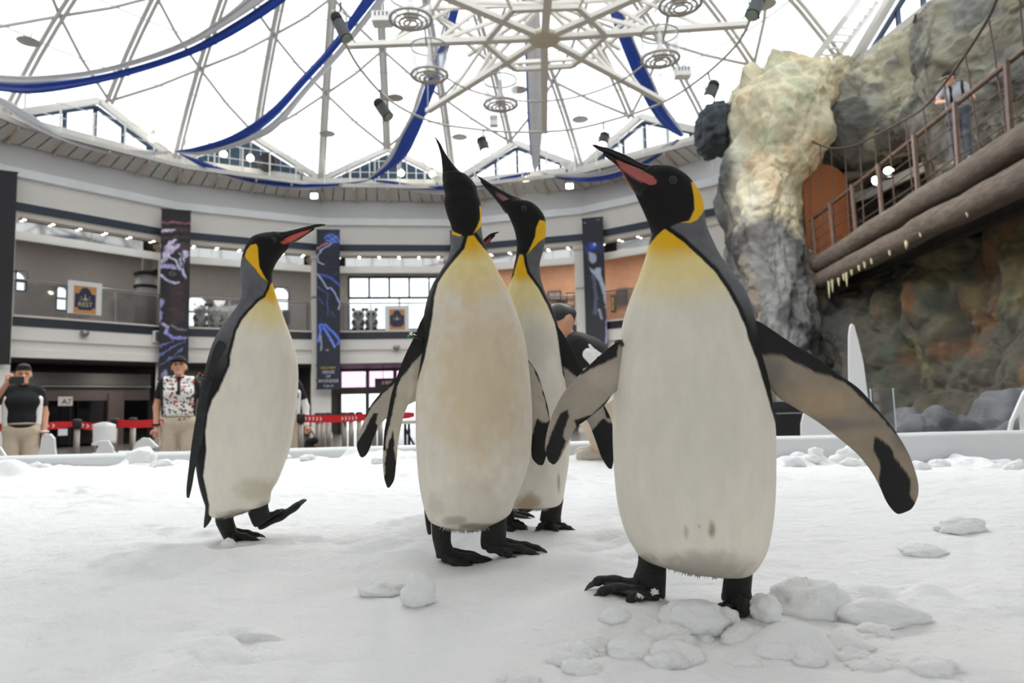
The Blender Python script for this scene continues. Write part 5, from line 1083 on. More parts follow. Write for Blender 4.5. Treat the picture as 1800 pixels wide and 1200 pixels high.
# ---- the one behind the middle bird, looking up to the left
WB4 = [(890,891,960,892,.8),(866,876,986,884,.75),(858,845,994,850),(852,800,1001,800),(850,740,1002,745),(853,690,998,690),(858,640,992,640),(865,600,986,600),(873,565,979,565),(882,535,968,535),(891,510,956,508),(899,487,950,484)]
BIRDS.append(dict(Y=2.32, label='king penguin right behind the middle one looking up to the left', s=.8, kd=.86, dark_below=(520, 620),
 body=WB4+[(904,465,949,462),(908,443,955,440),(908,424,959,418),(904,404,960,398),(897,386,957,381),(890,372,948,367),(885,364,936,357,.85),(882,360,922,353,.85),(880,357,910,350,.85)],
 white=[(914,446),(919,447),(923,468),(927,481),(945,505),(961,534),(975,567),(981,596),(985,628),(989,657),(1003,690),(1030,760),(1030,900),(860,900),(840,700),(860,540),(893,500),(903,484),(908,463)],
 gold=(915,480,505,600), arch=.2,
 stains=[(930,885,34,26,(150,120,76),.7),(982,845,4,22,(150,110,60),.6),(940,600,60,60,(214,206,190),.5)],
 head=[(890,450),(909,449),(914,446),(921,447),(936,438),(950,424),(962,410),(970,390),(950,340),(880,330),(870,360),(890,410)],
 ear=[[(949,387),(957,388),(964,401),(962,415),(948,425),(937,436),(927,446),(934,431),(940,417),(943,399)]],
 eyes=[(921,366)],
 bill=dict(up=[(906,361,917,350),(893,349,899,343),(876,338.5,879,332.5),(858,327,860,321),(847,319,849,314),(839,310,839,308.5)],
  low=[(890,375,908,360),(878,360,894,348),(867,346,877,337),(852,329,858,325),(845,320,848,317)],
  plate=[(871,337),(885,343),(900,352),(908,361),(900,363),(884,354),(873,344)], col=(140,100,98)),
 flippers=[dict(dz=-.03, k=.17, base=(170,162,150), rings=[(968,612,966,562),(980,635,984,578),(990,672,1005,612),(1003,702,1025,650),(1021,726,1045,685),(1035,745,1062,712),(1046,772,1075,740),(1055,798,1079,775),(1062,812,1079,803),(1069,822,1076,822)],
   black=[[(960,540),(972,600),(981,632),(989,644),(1003,655),(1025,672),(1048,700),(1060,712),(1066,735),(1085,740),(1060,680),(1010,590)],[(1053,742),(1062,735),(1072,742),(1090,745),(1090,830),(1060,830),(1040,757)]])],
 tails=[[(902,880,942,884),(906,890,938,892),(914,898,932,899)]], tail_dz=-.05,
 feet=[([(954,868,990,870,.8),(953,888,988,893,.8),(950,905,986,908,.85),(950,916,985,919,.9)],
   [([(958,918,-.02),(950,925,-.04),(944,932,-.05)],5.5),([(968,919,-.02),(974,926,-.05),(978,932,-.06)],6),([(978,918,-.01),(992,925,-.02),(1006,931,-.02)],5.5)]),
  ([(882,870,908,872,.8),(882,890,906,892,.8),(881,906,904,907,.85),(881,915,905,916,.9)],
   [([(887,920,-.03),(896,930,-.05),(902,936,-.05)],5.5),([(890,918,-.02),(908,924,-.03),(923,930,-.03)],5.5),([(895,914,.0),(910,918,.0),(922,924,.0)],5)])]))
# ---- the hidden one, only a bill, a flipper and toes show
BIRDS.append(dict(Y=2.62, label='king penguin almost hidden behind the middle one, bill and flipper tips showing', s=.7, kd=.86, dark_below=(560, 640),
 body=[(800,884,865,886,.8),(788,870,884,872,.75),(778,845,894,845),(774,800,898,800),(772,750,900,750),(774,690,898,690),(778,640,890,640),(784,600,880,600),(790,565,872,565),(798,535,864,535),(803,512,858,510),(806,498,856,494),
  (806,486,855,481),(806,474,852,468),(808,464,847,456),(813,455,842,447),(818,448,838,440)],
 white=[(835,510),(880,560),(895,640),(905,700),(905,900),(770,900),(770,640),(790,560)], gold=(835,520,545,600),
 head=[(790,500),(830,508),(870,496),(870,430),(790,430)], ear=[[(806,478),(816,474),(822,490),(832,506),(820,502)]],
 bill=dict(up=[(838,440,826,442),(851,428,847,423),(863,416,861,411),(872,411,871,408),(877,408.5,876.5,407.3)],
  low=[(843,450,835,441),(854,434.5,850,426.5),(864,421.5,862,415.5),(870,415,869,411.5)],
  plate=[(838,442),(851,427),(862,416),(864,421),(852,433),(842,447)], col=(176,62,62)),
 flippers=[dict(dz=-.04, k=.17, base=(178,170,156), rings=[(800,640,810,690),(760,630,772,690),(728,644,738,702),(697,664,708,716),(682,677,695,724),(665,695,680,734),(650,715,666,751),(640,738,657,770),(632,760,650,788),(627,782,644,799),(631,798,637,804)],
   black=[[(640,740),(652,716),(668,697),(683,683),(700,668),(760,640),(700,640),(640,690)],[(657,725),(664,727),(661,743),(665,748),(656,772),(646,805),(620,800),(632,770),(643,752),(653,733)]]),
  dict(dz=.02, k=.17, base=(178,170,156), rings=[(872,640,878,600),(884,690,894,640),(890,740,902,700),(892,770,904,745),(895,785,902,775)], black=[])],
 feet=[([(850,862,878,864,.8),(850,880,876,884,.8),(850,894,874,896,.85)],
   [([(858,900,-.02),(870,906,-.03),(880,911,-.03)],4.5),([(860,896,0),(890,902,0),(912,908,0),(932,913,0)],5),([(868,893,.02),(895,897,.02),(920,902,.02),(934,906,.02)],4)]),
  ([(798,862,826,864,.8),(798,880,824,884,.8),(798,894,822,896,.85)],
   [([(805,900,-.02),(815,906,-.03),(824,911,-.03)],4.5),([(808,896,0),(836,902,0),(850,908,0)],5),([(816,893,.02),(836,897,.02),(852,902,.02)],4)])]))
for _b in BIRDS: penguin(_b)
# ================================================================== snow
CP = np.array(CONTACT)
WTH = 4.92                                           # where the low white wall stands
def snow_base(X, Y):
    P = np.stack([X, Y, np.zeros_like(X)], -1)
    far = sstep(2.6, 4.8, Y)
    tilt = np.interp(X, [-4.5, -2, -1, 0.5, 1.8, 3.6], [.07, .085, .09, .05, .0, -.085])
    z = 0.6+far*tilt
    z = z+0.020*fbm(P*1.3, 3, 11)
    lump = fbm(P*np.array([3.2, 3.6, 1]), 4, 21); mask = sstep(-0.1, 0.45, fbm(P*0.9+5, 2, 31))
    z = z+0.05*np.maximum(lump-0.08, 0)*(0.35+mask)*(1+1.0*far)
    f1, f21, idv = cells(P*np.array([5.5, 6.5, 1])+0.25*fbm(P*5, 2, 3)[..., None], 41)
    # clods thrown up near the low wall and in front of the near bird
    zone = np.maximum(sstep(4.2, 4.75, Y)*0.9, np.exp(-((X-0.42)/0.22)**2-((Y-1.16)/0.13)**2)*1.2)
    zone = np.maximum(zone, 0.55*np.exp(-((X+0.42)/0.2)**2-((Y-1.35)/0.16)**2))
    zone = np.maximum(zone, 0.8*np.exp(-((X-0.85)/0.3)**2-((Y-1.5)/0.16)**2)); zone = np.maximum(zone, 0.5*np.exp(-((X+1.75)/0.35)**2-((Y-2.1)/0.2)**2))
    z = z+zone*(0.05*sstep(0.4, 0.9, idv)*(1-sstep(0.1, 0.6, f1))+0.045*np.maximum(lump, -.2))
    # soft hump in the foreground
    z = z+0.02*np.exp(-((X-0.35)/0.35)**2-((Y-0.95)/0.22)**2)
    z = z+0.012*fbm(P*np.array([4.2, 6, 1]), 4, 61)*(.5+mask)+0.005*np.abs(fbm(P*np.array([9, 14, 1]), 3, 71))
    z = z+0.005*fbm(P*22, 3, 51)+0.0015*fbm(P*70, 2, 52)
    return z
def snow_z(X, Y):
    z = snow_base(X, Y); num = 0; den = 1e-9; tot = 0
    for i in range(0, len(CP), 1):
        d2 = (X-CP[i, 0])**2+(Y-CP[i, 1])**2; w = np.exp(-d2/(2*0.035**2)); num = num+w*CP[i, 2]; den = den+w; tot = np.maximum(tot, np.exp(-d2/(2*0.075**2)))
    return z*(1-tot)+tot*(num/den)
CPZ = lambda: None
def snow_grid(x0, x1, y0, y1, nx, ny):
    X, Y = np.meshgrid(np.linspace(x0, x1, nx), np.linspace(y0, y1, ny)); return X, Y
# rows get denser towards the camera, columns spread with distance
ny, nx = 760, 640
tt = np.linspace(0, 1, ny); yy = 0.62*((WTH-.045)/0.62)**tt
ss = np.linspace(-1, 1, nx); Yg, Sg = np.meshgrid(yy, ss, indexing='ij'); Xg = Sg*(0.55+Yg*0.93)
Zg = snow_z(Xg, Yg)
i, j = np.meshgrid(np.arange(ny-1), np.arange(nx-1), indexing='ij'); Fg = np.stack([i*nx+j, i*nx+j+1, (i+1)*nx+j+1, (i+1)*nx+j], -1).reshape(-1, 4)
m_snow = M('snow', (238, 238, 238), rough=0.85, spec=0.2, bump=0.45, bs=120, sss=0.5)
tag(obj_np('snow_ground', np.stack([Xg, Yg, Zg], -1).reshape(-1, 3), Fg, m_snow), 'trampled white snow covering the ground of the penguin enclosure', 'snow', kind='stuff')
def chunk(px, py, r, sq=(1, 1, .7), seed=0, lab='rounded lump of snow', grp=None, sink=.35, z=.62):
    p = ground(px, py, z)
    if p[1] > 4.7: p = at(px, py, 4.7)
    k = int(40*min(max(r/.03, .6), 1.5)); 
    th, ph = np.meshgrid(np.linspace(0.02, PI-.02, 32), np.arange(44)*2*PI/44, indexing='ij')
    d = np.stack([np.sin(th)*np.cos(ph), np.sin(th)*np.sin(ph), np.cos(th)], -1)
    rr = 1+0.30*fbm(d*1.3+seed*7.3, 3, seed)+0.20*facets(d*1.9+seed*3.1, seed)+0.06*fbm(d*6+seed, 3, seed+3)
    zz = float(snow_z(np.array([p[0]]), np.array([p[1]]))[0])
    Q = (d*rr[..., None]*r*np.array(sq)).reshape(-1, 3)+np.array([p[0], p[1], zz+r*sq[2]*(1-2*sink)])
    i, j = np.meshgrid(np.arange(31), np.arange(44), indexing='ij'); j2 = (j+1) % 44
    F = np.stack([i*44+j, (i+1)*44+j, (i+1)*44+j2, i*44+j2], -1).reshape(-1, 4)
    return tag(obj_np('snow_lump', Q, F, m_snow), lab, 'snow', grp)
chunk(735, 1050, .040, (.85, 1, .9), 1, 'smooth rounded lump of snow in front of the middle penguin', sink=.2)
chunk(672, 1032, .040, (1.3, 1, .55), 2, 'long flat piece of snow lying left of the smooth lump', sink=.3)
chunk(401, 956, .020, (1, 1, 1), 3, 'small snowball touching the left penguin planted foot', sink=.3)
chunk(1212, 1092, .045, (1.4, 1, .75), 4, 'broad lump of snow between the near penguin feet', sink=.4)
chunk(1270, 1082, .030, (1, 1, .8), 5, 'lump of snow against the near penguin left toes', sink=.4)
chunk(1420, 1055, .060, (1.2, 1, .8), 6, 'big pale lump of snow right of the near penguin', sink=.4)
chunk(1345, 1075, .032, (.9, 1, 1), 7, 'wedge of snow just right of the near penguin left foot', sink=.3)
chunk(1545, 1065, .055, (1.5, 1, .5), 8, 'flat lump of snow, the rightmost of the near ones', sink=.4)
chunk(1505, 805, .09, (1.5, .8, 1.0), 9, 'pointed block of snow by the low white wall under the right flipper', sink=.3, z=.6)
chunk(1690, 925, .05, (1.5, 1, .6), 10, 'low lump of snow far right of the near penguin', sink=.4)
chunk(1625, 960, .035, (1.8, 1, .6), 11, 'loose lump of snow just left of the far right one', sink=.4)
chunk(250, 792, .085, (1.1, .8, .8), 12, 'mound of snow at the low wall in front of the lidded chair', sink=.4, z=.68)
XW = sorted(RNG.uniform(0, 1800, 46)); XW = [x for x in XW if not (700 < x < 1000 or 330 < x < 480)]
for k, px in enumerate(XW):
    py = np.interp(px, [0, 600, 1100, 1800], [818, 800, 806, 822])+RNG.uniform(-2, 14)
    chunk(px, py, RNG.uniform(.025, .065), (1.3, 1, .8), 20+k, 'small clod of snow heaped at the low wall, '+nth(k), 'clods of snow at the low wall', .35, .6+float(np.interp(px, [0, 900, 1800], [.07, .08, -.08])))
for k, px in enumerate(sorted(RNG.uniform(900, 1700, 26))):
    chunk(px, RNG.uniform(1085, 1175), RNG.uniform(.014, .036), (1.3, 1, .7), 80+k, 'soft clod of snow in the churned foreground, '+nth(k), 'clods of snow in the foreground', .62)
for px, py, r, lab in ((1150, 1040, .0085, 'tiny bit of snow stuck on the near penguin right foot, upper one'), (1126, 1048, .007, 'tiny bit of snow stuck on the near penguin right foot, lower one')):
    c = at(px, py, 1.40-.070); th, ph = np.meshgrid(np.linspace(.02, PI-.02, 20), np.arange(28)*2*PI/28, indexing='ij'); d = np.stack([np.sin(th)*np.cos(ph), np.sin(th)*np.sin(ph), np.cos(th)], -1)
    Q = c+(d*(.55+.9*np.maximum(facets(d*1.6+px, 3), -.3)+.5*fbm(d*2.2+px, 3, 5))[..., None]*r*np.array([1.5, .5, 1.0])).reshape(-1, 3); i, j = np.meshgrid(np.arange(19), np.arange(28), indexing='ij'); j2 = (j+1) % 28
    tag(obj_np('snow_bit', Q, np.stack([i*28+j, (i+1)*28+j, (i+1)*28+j2, i*28+j2], -1).reshape(-1, 4), m_snow), lab, 'snow', 'snow on the foot')
# platform under the snow and the low sheeted wall round it
mb = MB(); mb.box((0, (WTH+.1)/2+.2, .22), (11.0, WTH-.35, .44)); tag(mb.build('platform', M('platform_side', (150, 150, 150), rough=.7)), 'low platform carrying the snow', 'platform')
def lowwall():
    n = 220; x = np.linspace(-5.6, 5.6, n); top = 0.6+0.147+0.006*fbm(np.stack([x*1.3, x*0, x*0], -1), 3, 2)
    prof = [(-.02, -.35, 0), (-.035, -.1, .4), (-.03, -.02, .2), (0, 0, 0), (.10, .004, 0), (.16, -.02, 0), (.17, -.75, 0)]
    P = []
    for dy, dz, k in prof:
        P.append(np.stack([x, WTH+dy+k*.02*fbm(np.stack([x*3, x*0+dz*9, x*0], -1), 3, 6), top+dz], -1))
    P = np.array(P); m = len(prof); i, j = np.meshgrid(np.arange(m-1), np.arange(n-1), indexing='ij'); F = np.stack([i*n+j, i*n+j+1, (i+1)*n+j+1, (i+1)*n+j], -1).reshape(-1, 4)
    return P.reshape(-1, 3), F
P, F = lowwall(); tag(obj_np('low_wall', P, F, M('white_sheet', (214, 215, 216), rough=.55, bump=.2, bs=5)), 'low white sheeted wall closing off the snow behind the penguins', 'barrier')
# ================================================================== people
def field_mesh(prims, h=.0125, cut=None, pad=.06):
    """closed skin round tapered capsules and ellipsoids, smoothly joined"""
    lo = np.full(3, 9.); hi = -lo
    for p in prims:
        if p[0] == 'c': b0 = np.minimum(np.array(p[1])-p[3], np.array(p[2])-p[4]); b1 = np.maximum(np.array(p[1])+p[3], np.array(p[2])+p[4])
        else: b0 = np.array(p[1])-np.max(p[2]); b1 = np.array(p[1])+np.max(p[2])
        lo = np.minimum(lo, b0); hi = np.maximum(hi, b1)
    lo -= pad; hi += pad
    def f(P):
        F = np.full(P.shape[:3], .5); o = P[0, 0, 0]
        for p in prims:
            k = p[-1]; m = .07
            if p[0] == 'c': b0 = np.minimum(np.array(p[1])-p[3], np.array(p[2])-p[4])-m; b1 = np.maximum(np.array(p[1])+p[3], np.array(p[2])+p[4])+m
            else: b0 = np.array(p[1])-np.max(p[2])-m; b1 = np.array(p[1])+np.max(p[2])+m
            i0 = np.clip(((b0-o)/h).astype(int), 0, None); i1 = np.minimum(((b1-o)/h).astype(int)+2, P.shape[:3])
            s = tuple(slice(a, b) for a, b in zip(i0, i1)); Q = P[s]
            d = capsule(Q, p[1], p[2], p[3], p[4]) if p[0] == 'c' else ellip(Q, p[1], p[2], p[3] if len(p) > 4 else None)
            F[s] = smin(F[s], d, k)
        if cut is not None: F = cut(P, F)
        return F
    return surfnet(f, lo, hi, h)
m_skin = M('skin', vcol=True, rough=.55, spec=.3); m_hair = M('black_hair', (18, 16, 15), rough=.5, bump=.6, bs=120)
m_khaki = M('khaki_cloth', (206, 190, 168), rough=.85, var=.08, vs=8, bump=.3, bs=30); m_blackc = M('black_cloth', (14, 14, 16), rough=.85, bump=.25, bs=30); m_whitec = M('white_cloth', (232, 230, 226), rough=.8, bump=.2, bs=30)
m_print = M('patterned_shirt', vcol=True, rough=.85, bump=.2, bs=30); m_shoe = M('pale_shoe', (196, 188, 176), rough=.6)
def person(label, loc, rz, J, wear, scale=1.0, tone=(214, 160, 132), h=.0125):
    """J: joints (local metres, facing -y); wear: garments"""
    t = thing('person', label, 'person', loc); c, s = math.cos(rz), math.sin(rz); R3 = np.array([[c, -s, 0], [s, c, 0], [0, 0, 1]])*scale
    tow = lambda P: np.asarray(P) @ R3.T+np.array(loc)
    J = {k: np.array(v, float) for k, v in J.items()}
    hd = J['head']; fw = J.get('face', np.array([0, -1, 0])); fw = fw/np.linalg.norm(fw); up = J.get('up', np.array([0, 0, 1.])); up = up-fw*(up @ fw); up /= np.linalg.norm(up); rt = np.cross(fw, up); H = lambda x, y, z: hd+rt*x+fw*y+up*z
    HM = np.stack([rt, -fw, up], 1)
    skin = [('e', hd+up*.025, (.078, .096, .098), HM, .01), ('c', H(0, .02, -.02), H(0, .045, -.085), .062, .042, .02), ('c', H(0, .078, .01), H(0, .108, -.028), .010, .016, .012), ('e', H(0, .082, -.062), (.026, .018, .010), HM, .012), ('e', H(0, .078, -.095), (.022, .018, .016), HM, .015),
      ('c', H(-.03, .082, .028), H(.03, .082, .028), .012, .012, .012), ('e', H(.079, -.005, -.005), (.012, .022, .034), HM, .006), ('e', H(-.079, -.005, -.005), (.012, .022, .034), HM, .006),
      ('c', J['neck'], H(0, -.015, -.06), .054, .05, .02), ('c', J['sR']*.7+J['neck']*.3, J['sL']*.7+J['neck']*.3, .052, .052, .02),
      ('c', J['chest']+(J['sR']-J['sL'])*.22, J['chest']+(J['sL']-J['sR'])*.22, .115, .115, .05), ('c', J['belly']+(J['sR']-J['sL'])*.16, J['belly']+(J['sL']-J['sR'])*.16, .105, .105, .05), ('c', J['chest'], J['belly'], .12, .11, .05), ('c', J['belly'], J['pelvis'], .105, .095, .04), ('c', J['hR'], J['hL'], .075, .075, .03)]
    for q in 'RL':
        skin += [('c', J['s'+q], J['e'+q], .052, .040, .03), ('c', J['e'+q], J['w'+q], .041, .027, .02), ('c', J['h'+q], J['k'+q], .070, .055, .02), ('c', J['k'+q], J['a'+q], .055, .038, .02), ('c', J['a'+q], J['a'+q]+.7*np.array(J.get('toe', (0, -.14, -.05))), .034, .026, .02)]
        d = J['w'+q]-J['e'+q]; d /= np.linalg.norm(d); d2 = J.get('hand'+q, d); d2 = d2/np.linalg.norm(d2); pal = J['w'+q]+d2*.05; skin.append(('c', J['w'+q], pal, .026, .034, .012))
        side = np.cross(d2, J.get('palm'+q, np.array([1., 0, 0]))); side /= np.linalg.norm(side); J['_f'+q] = (pal, d2, side)
    V_, F_ = field_mesh(skin, h)
    q = (V_-hd) @ HM                                     # head frame: x right, -y front, z up
    col = np.repeat(lin(tone)[None], len(V_), 0); fr = q[:, 1] < -.03
    for x in (-.031, .031):
        k = 1-sstep(.7, 1.2, np.hypot((q[:, 0]-x)/.020, (q[:, 2]-.012)/.007)); col = mixc(col, lin((60, 44, 38)), k*fr); k = 1-sstep(.7, 1.2, np.hypot((q[:, 0]-x)/.024, (q[:, 2]-.036)/.006)); col = mixc(col, lin((40, 32, 28)), .85*k*fr)
    k = 1-sstep(.7, 1.2, np.hypot(q[:, 0]/.026, (q[:, 2]+.062)/.009)); col = mixc(col, lin((176, 98, 88)), k*fr)
    mb = MB()
    for qd in 'RL':                                      # five fingers, rooted in the palm
        pal, d, side = J['_f'+qd]; nn = np.cross(side, d); curl = J.get('curl', .45)
        for i, (o, L) in enumerate(((-.026, .066), (-.009, .076), (.009, .072), (.025, .058))):
            a = pal+side*o+d*.012; b_ = a+d*L*.5+nn*L*.08*curl; e_ = b_+d*L*.35*math.cos(curl)+nn*L*.5*math.sin(curl); mb.tube([a, b_, e_, e_+(e_-b_)*.25], [.0095, .0088, .0078, .004], 8)
        a = pal-side*.028-d*.02; mb.tube([a, a-side*.022+d*.022, a-side*.026+d*.05, a-side*.025+d*.058], [.012, .0105, .009, .005], 8)
    n0 = len(V_); V2 = np.concatenate([V_, np.array(mb.v)]); F2 = [tuple(f) for f in F_]+[tuple(i+n0 for i in f) for f in mb.f]; col = np.concatenate([col, np.repeat(lin(tone)[None], len(mb.v), 0)])
    obj_np('body', tow(V2), F2, m_skin, t, True, col)
    for x in (-.031, .031): MB().ball(tow(H(x, .078, .012)), .0105*scale, 8, 6).build('eye', M('eye_dark', (24, 20, 18), rough=.1), t, True)
    # hair or cap
    kd = wear.get('head', 'hair')
    def hcut(P, F): w = (P-hd) @ HM; return np.maximum(F, np.maximum(-(w[..., 2]-(.052 if kd == 'hair' else .045)+.9*np.minimum(w[..., 1]+.05, 0)*-1*0)+np.where(w[..., 1] > -.02, -.09*sstep(-.02, .05, w[..., 1]), 0), -.5))
    V_, F_ = field_mesh([('e', hd+up*.028-fw*.004, (.089, .106, .108), HM, .01)]+([('e', H(0, .05, .105), (.06, .05, .03), HM, .03)] if kd == 'hair' else []), .008, hcut)
    obj_np('hair', tow(V_), F_, m_hair, t)
    if kd == 'cap':
        def ccut(P, F): w = (P-hd) @ HM; return np.maximum(F, -(w[..., 2]-.052))
        V_, F_ = field_mesh([('e', hd+up*.035, (.096, .112, .112), HM, .01)], .009, ccut); o = obj_np('cap', tow(V_), F_, wear.get('capm', m_blackc), t)
        pts = [(-.075, .06), (-.07, .12), (-.04, .165), (0, .178), (.04, .165), (.07, .12), (.075, .06)]
        top = [H(x, y, .056-.12*x*x*20*.1) for x, y in pts]; vs = [tow(p) for p in top]+[tow(p-up*.008) for p in top]; n = len(pts)
        MB().add(vs, [tuple(range(n)), tuple(range(n, 2*n))[::-1]]+[(i, (i+1) % n, n+(i+1) % n, n+i)[::-1] for i in range(n)]).build('visor', wear.get('visor', m_blackc), o)
    # shirt with sleeves
    g = .016; sl = wear.get('sleeve', .55)
    torso = [('c', J['sR']*.8+J['neck']*.2, J['sL']*.8+J['neck']*.2, .078, .078, .04), ('c', J['neck']-np.array([0, 0, .03]), J['chest'], .078, .12, .05), ('c', J['chest']+(J['sR']-J['sL'])*.22, J['chest']+(J['sL']-J['sR'])*.22, .115+g, .115+g, .05), ('c', J['belly']+(J['sR']-J['sL'])*.16, J['belly']+(J['sL']-J['sR'])*.16, .105+g, .105+g, .05), ('c', J['chest'], J['belly'], .12+g, .115+g, .05), ('c', J['belly'], J['belly']*.45+J['pelvis']*.55, .11+g, .115+g, .05)]
    for x in (-1, 1): torso.append(('c', J['chest']+(J['sL']-J['sR'])*x*.22, J['belly']*.7+J['pelvis']*.3+(J['sL']-J['sR'])*x*.17, .112, .115, .03))
    V_, F_ = field_mesh(torso, h)
    mt = wear.get('shirt', m_blackc); cc = None
    if mt is m_print:
        cc = np.repeat(lin((230, 228, 224))[None], len(V_), 0); f1, f21, idv = cells(V_*np.array([32, 12, 32]), 3)
        for lo_, hi_, cl in ((0, .4, (34, 34, 38)), (.4, .65, (196, 70, 54)), (.65, .78, (80, 120, 96))): cc = np.where(((idv >= lo_) & (idv < hi_) & (f1 < .46))[:, None], lin(cl), cc)
        cc = np.where((np.abs(V_[:, 0]) > .165)[:, None], lin((24, 24, 26)), cc); cc = np.where(((np.abs(V_[:, 0]) < .022) & (V_[:, 2] > J['chest'][2]-.02) & (V_[:, 1] < 0))[:, None], lin((24, 24, 26)), cc)
    sh = obj_np('shirt', tow(V_), F_, mt, t, True, cc)
    for q in 'RL':
        e = J['s'+q]+(J['e'+q]-J['s'+q])*sl*1.25; V_, F_ = field_mesh([('c', J['s'+q]*.93+J['chest']*.07, e, .066, .058, .02)], .011, lambda P, F, a=J['s'+q], e=e: np.maximum(F, ((P-e) @ ((e-a)/np.linalg.norm(e-a)))+.012)); obj_np('sleeve', tow(V_), F_, wear.get('sleevem', m_blackc), sh)
        if wear.get('arm') == q: V_, F_ = field_mesh([('c', J['s'+q]*.5+J['e'+q]*.5, J['e'+q], .054, .05, .02), ('c', J['e'+q], J['w'+q], .05, .036, .02)], .011); obj_np('arm_cover', tow(V_), F_, m_whitec, t)
    col_ = [tow(J['neck']+np.array([.068*math.cos(a), .062*math.sin(a)-.008, .012+.012*math.sin(a)])) for a in np.linspace(-PI/2+.3, 1.5*PI-.3, 18)]; MB().tube(col_, .017*scale, 8).build('collar', wear.get('sleevem', m_blackc), sh, True)
    if wear.get('side'):
        for x in (-1, 1):
            a = J['chest']+(J['sL']-J['sR'])*x*.44+np.array([0, -.035, .03]); b_ = J['belly']+(J['sL']-J['sR'])*x*.40+np.array([0, -.035, -.06]); V_, F_ = field_mesh([('c', a, b_, .055, .055, .01)], .011); obj_np('side_panel', tow(V_), F_, m_whitec, sh)
    # trousers, belt, shoes
    V_, F_ = field_mesh([('c', J['hR']+[0, 0, .04], J['hL']+[0, 0, .04], .112, .112, .05), ('e', J['pelvis']+[0, 0, -.07], (.13, .115, .12), .04), ('c', J['pelvis'], J['pelvis']+(J['belly']-J['pelvis'])*.5, .125, .118, .04)]+[x for q in 'RL' for x in (('c', J['h'+q], J['k'+q], .102, .080, .03), ('c', J['k'+q], J['a'+q]+np.array([0, 0, .01]), .080, .064, .03))], h)
    tr = obj_np('trousers', tow(V_), F_, wear.get('trousers', m_khaki), t)
    bm = J['pelvis']+(J['belly']-J['pelvis'])*.55; ring = [tow(bm+np.array([.168*math.cos(a), .136*math.sin(a), 0])) for a in np.linspace(0, 2*PI, 25)]; MB().tube(ring, .016*scale, 6).build('belt', M('tan_belt', (176, 156, 130), rough=.6), tr, True)
    for q in 'RL':
        a = J['a'+q]; te = np.array(J.get('toe', (0, -.14, -.05))); V_, F_ = field_mesh([('c', a-[0, -.03, .04], a+te+[0, 0, -.0], .05, .045, .03)], .012, lambda P, F, z=a[2]-.09: np.maximum(F, z-P[..., 2])); obj_np('shoe', tow(V_), F_, wear.get('shoes', m_shoe), t)
    return t, tow, J
STAND = dict(head=(0, -.01, 1.615), neck=(0, .01, 1.47), sR=(-.18, .01, 1.405), sL=(.18, .01, 1.405), eR=(-.235, .03, 1.13), eL=(.235, .03, 1.13), wR=(-.235, -.04, .89), wL=(.235, -.04, .89), chest=(0, 0, 1.28), belly=(0, 0, 1.07), pelvis=(0, 0, .95), hR=(-.09, 0, .91), hL=(.09, 0, .91), kR=(-.10, -.01, .50), kL=(.10, -.01, .50), aR=(-.11, .02, .10), aL=(.11, .02, .10), palmR=(0, 1., 0), palmL=(0, -1., 0))
def place(px, Y): return float(at(px, 700, Y)[0])
# man filming with a phone
Yp = 8.2; x = place(40, Yp)
ja = dict(STAND, eR=(-.33, -.08, 1.20), wR=(-.16, -.30, 1.50), handR=np.array([.25, -.12, .9]), palmR=np.array([0, 1., 0]), curl=.9, head=(0, -.02, 1.615), face=np.array([.02, -1, -.05]))
A, tw, J_ = person('man in a black polo shirt filming with a phone at the left edge', (x, Yp, 0), math.atan2(x, Yp)*-1, ja, dict(shirt=m_blackc, side=True), .935)
w = J_['wL']; MB().tube([tw(w+np.array([.036*math.cos(a), .036*math.sin(a), .02])) for a in np.linspace(0, 2*PI, 17)], .014, 8).build('wristwatch', M('watch_white', (226, 224, 220), rough=.3), A, True)
p = at(29, 668, Yp-.36); t = thing('phone', 'dark smartphone held sideways before the filming man mouth', 'phone', tuple(p)); MB().box(p, (.165, .010, .078)).build('case', M('phone_black', (20, 21, 24), rough=.35), t, bevel=.004); MB().lathe([(.009, 0), (.007, .003)], p+np.array([-.062, -.005, .022]), 12, Matrix.Rotation(PI/2, 3, 'X')).build('camera_lens', m_blackg, t)
# man in a cap and patterned shirt
Yp = 8.35; x = place(314, Yp)
jb = dict(STAND, head=(0, -.005, 1.60), face=np.array([-.12, -1, .22]), eL=(.245, .03, 1.13), wL=(.25, -.04, .89))
B_, tw, J_ = person('man in a black cap and a white shirt with red and black print', (x, Yp, 0), -math.atan2(x, Yp), jb, dict(head='cap', shirt=m_print), .975)
w = J_['wR']; MB().tube([tw(w+np.array([.034*math.cos(a), .034*math.sin(a), .03])) for a in np.linspace(0, 2*PI, 17)], .012, 8).build('wristband', m_blackc, B_, True)
# helper half hidden behind the walking penguin
Yp = 9.0; x = place(500, Yp)
jc = dict(STAND, eL=(.27, .02, 1.12), wL=(.285, -.06, .88))
C_, tw, J_ = person('helper in a black top with white arm covers behind the left penguin', (x, Yp, 0), -math.atan2(x, Yp), jc, dict(arm='L', side=True), .95)
p = tw(J_['chest']+np.array([.10, -.135, .04])); MB().box(p, (.10, .008, .07)).build('name_badge', M('badge_blue', (176, 206, 226), rough=.4), C_)
p = tw(J_['wL']+np.array([.04, -.06, -.20])); t = thing('black_bag', 'small black bag hanging from the half hidden helper hand', 'bag', tuple(p))
V_, F_ = field_mesh([('c', p+np.array([-.05, 0, -.10]), p+np.array([.03, 0, -.12]), .06, .06, .03), ('c', p+np.array([-.02, 0, -.02]), p+np.array([.06, 0, .0]), .045, .045, .03)], .011); obj_np('pouch', V_, F_, m_blackc, t)
MB().tube([p+np.array([-.04, 0, .02]), p+np.array([-.03, 0, .10]), p+np.array([.03, 0, .11]), p+np.array([.06, 0, .03])], .008, 6).build('handle', m_blackc, t)
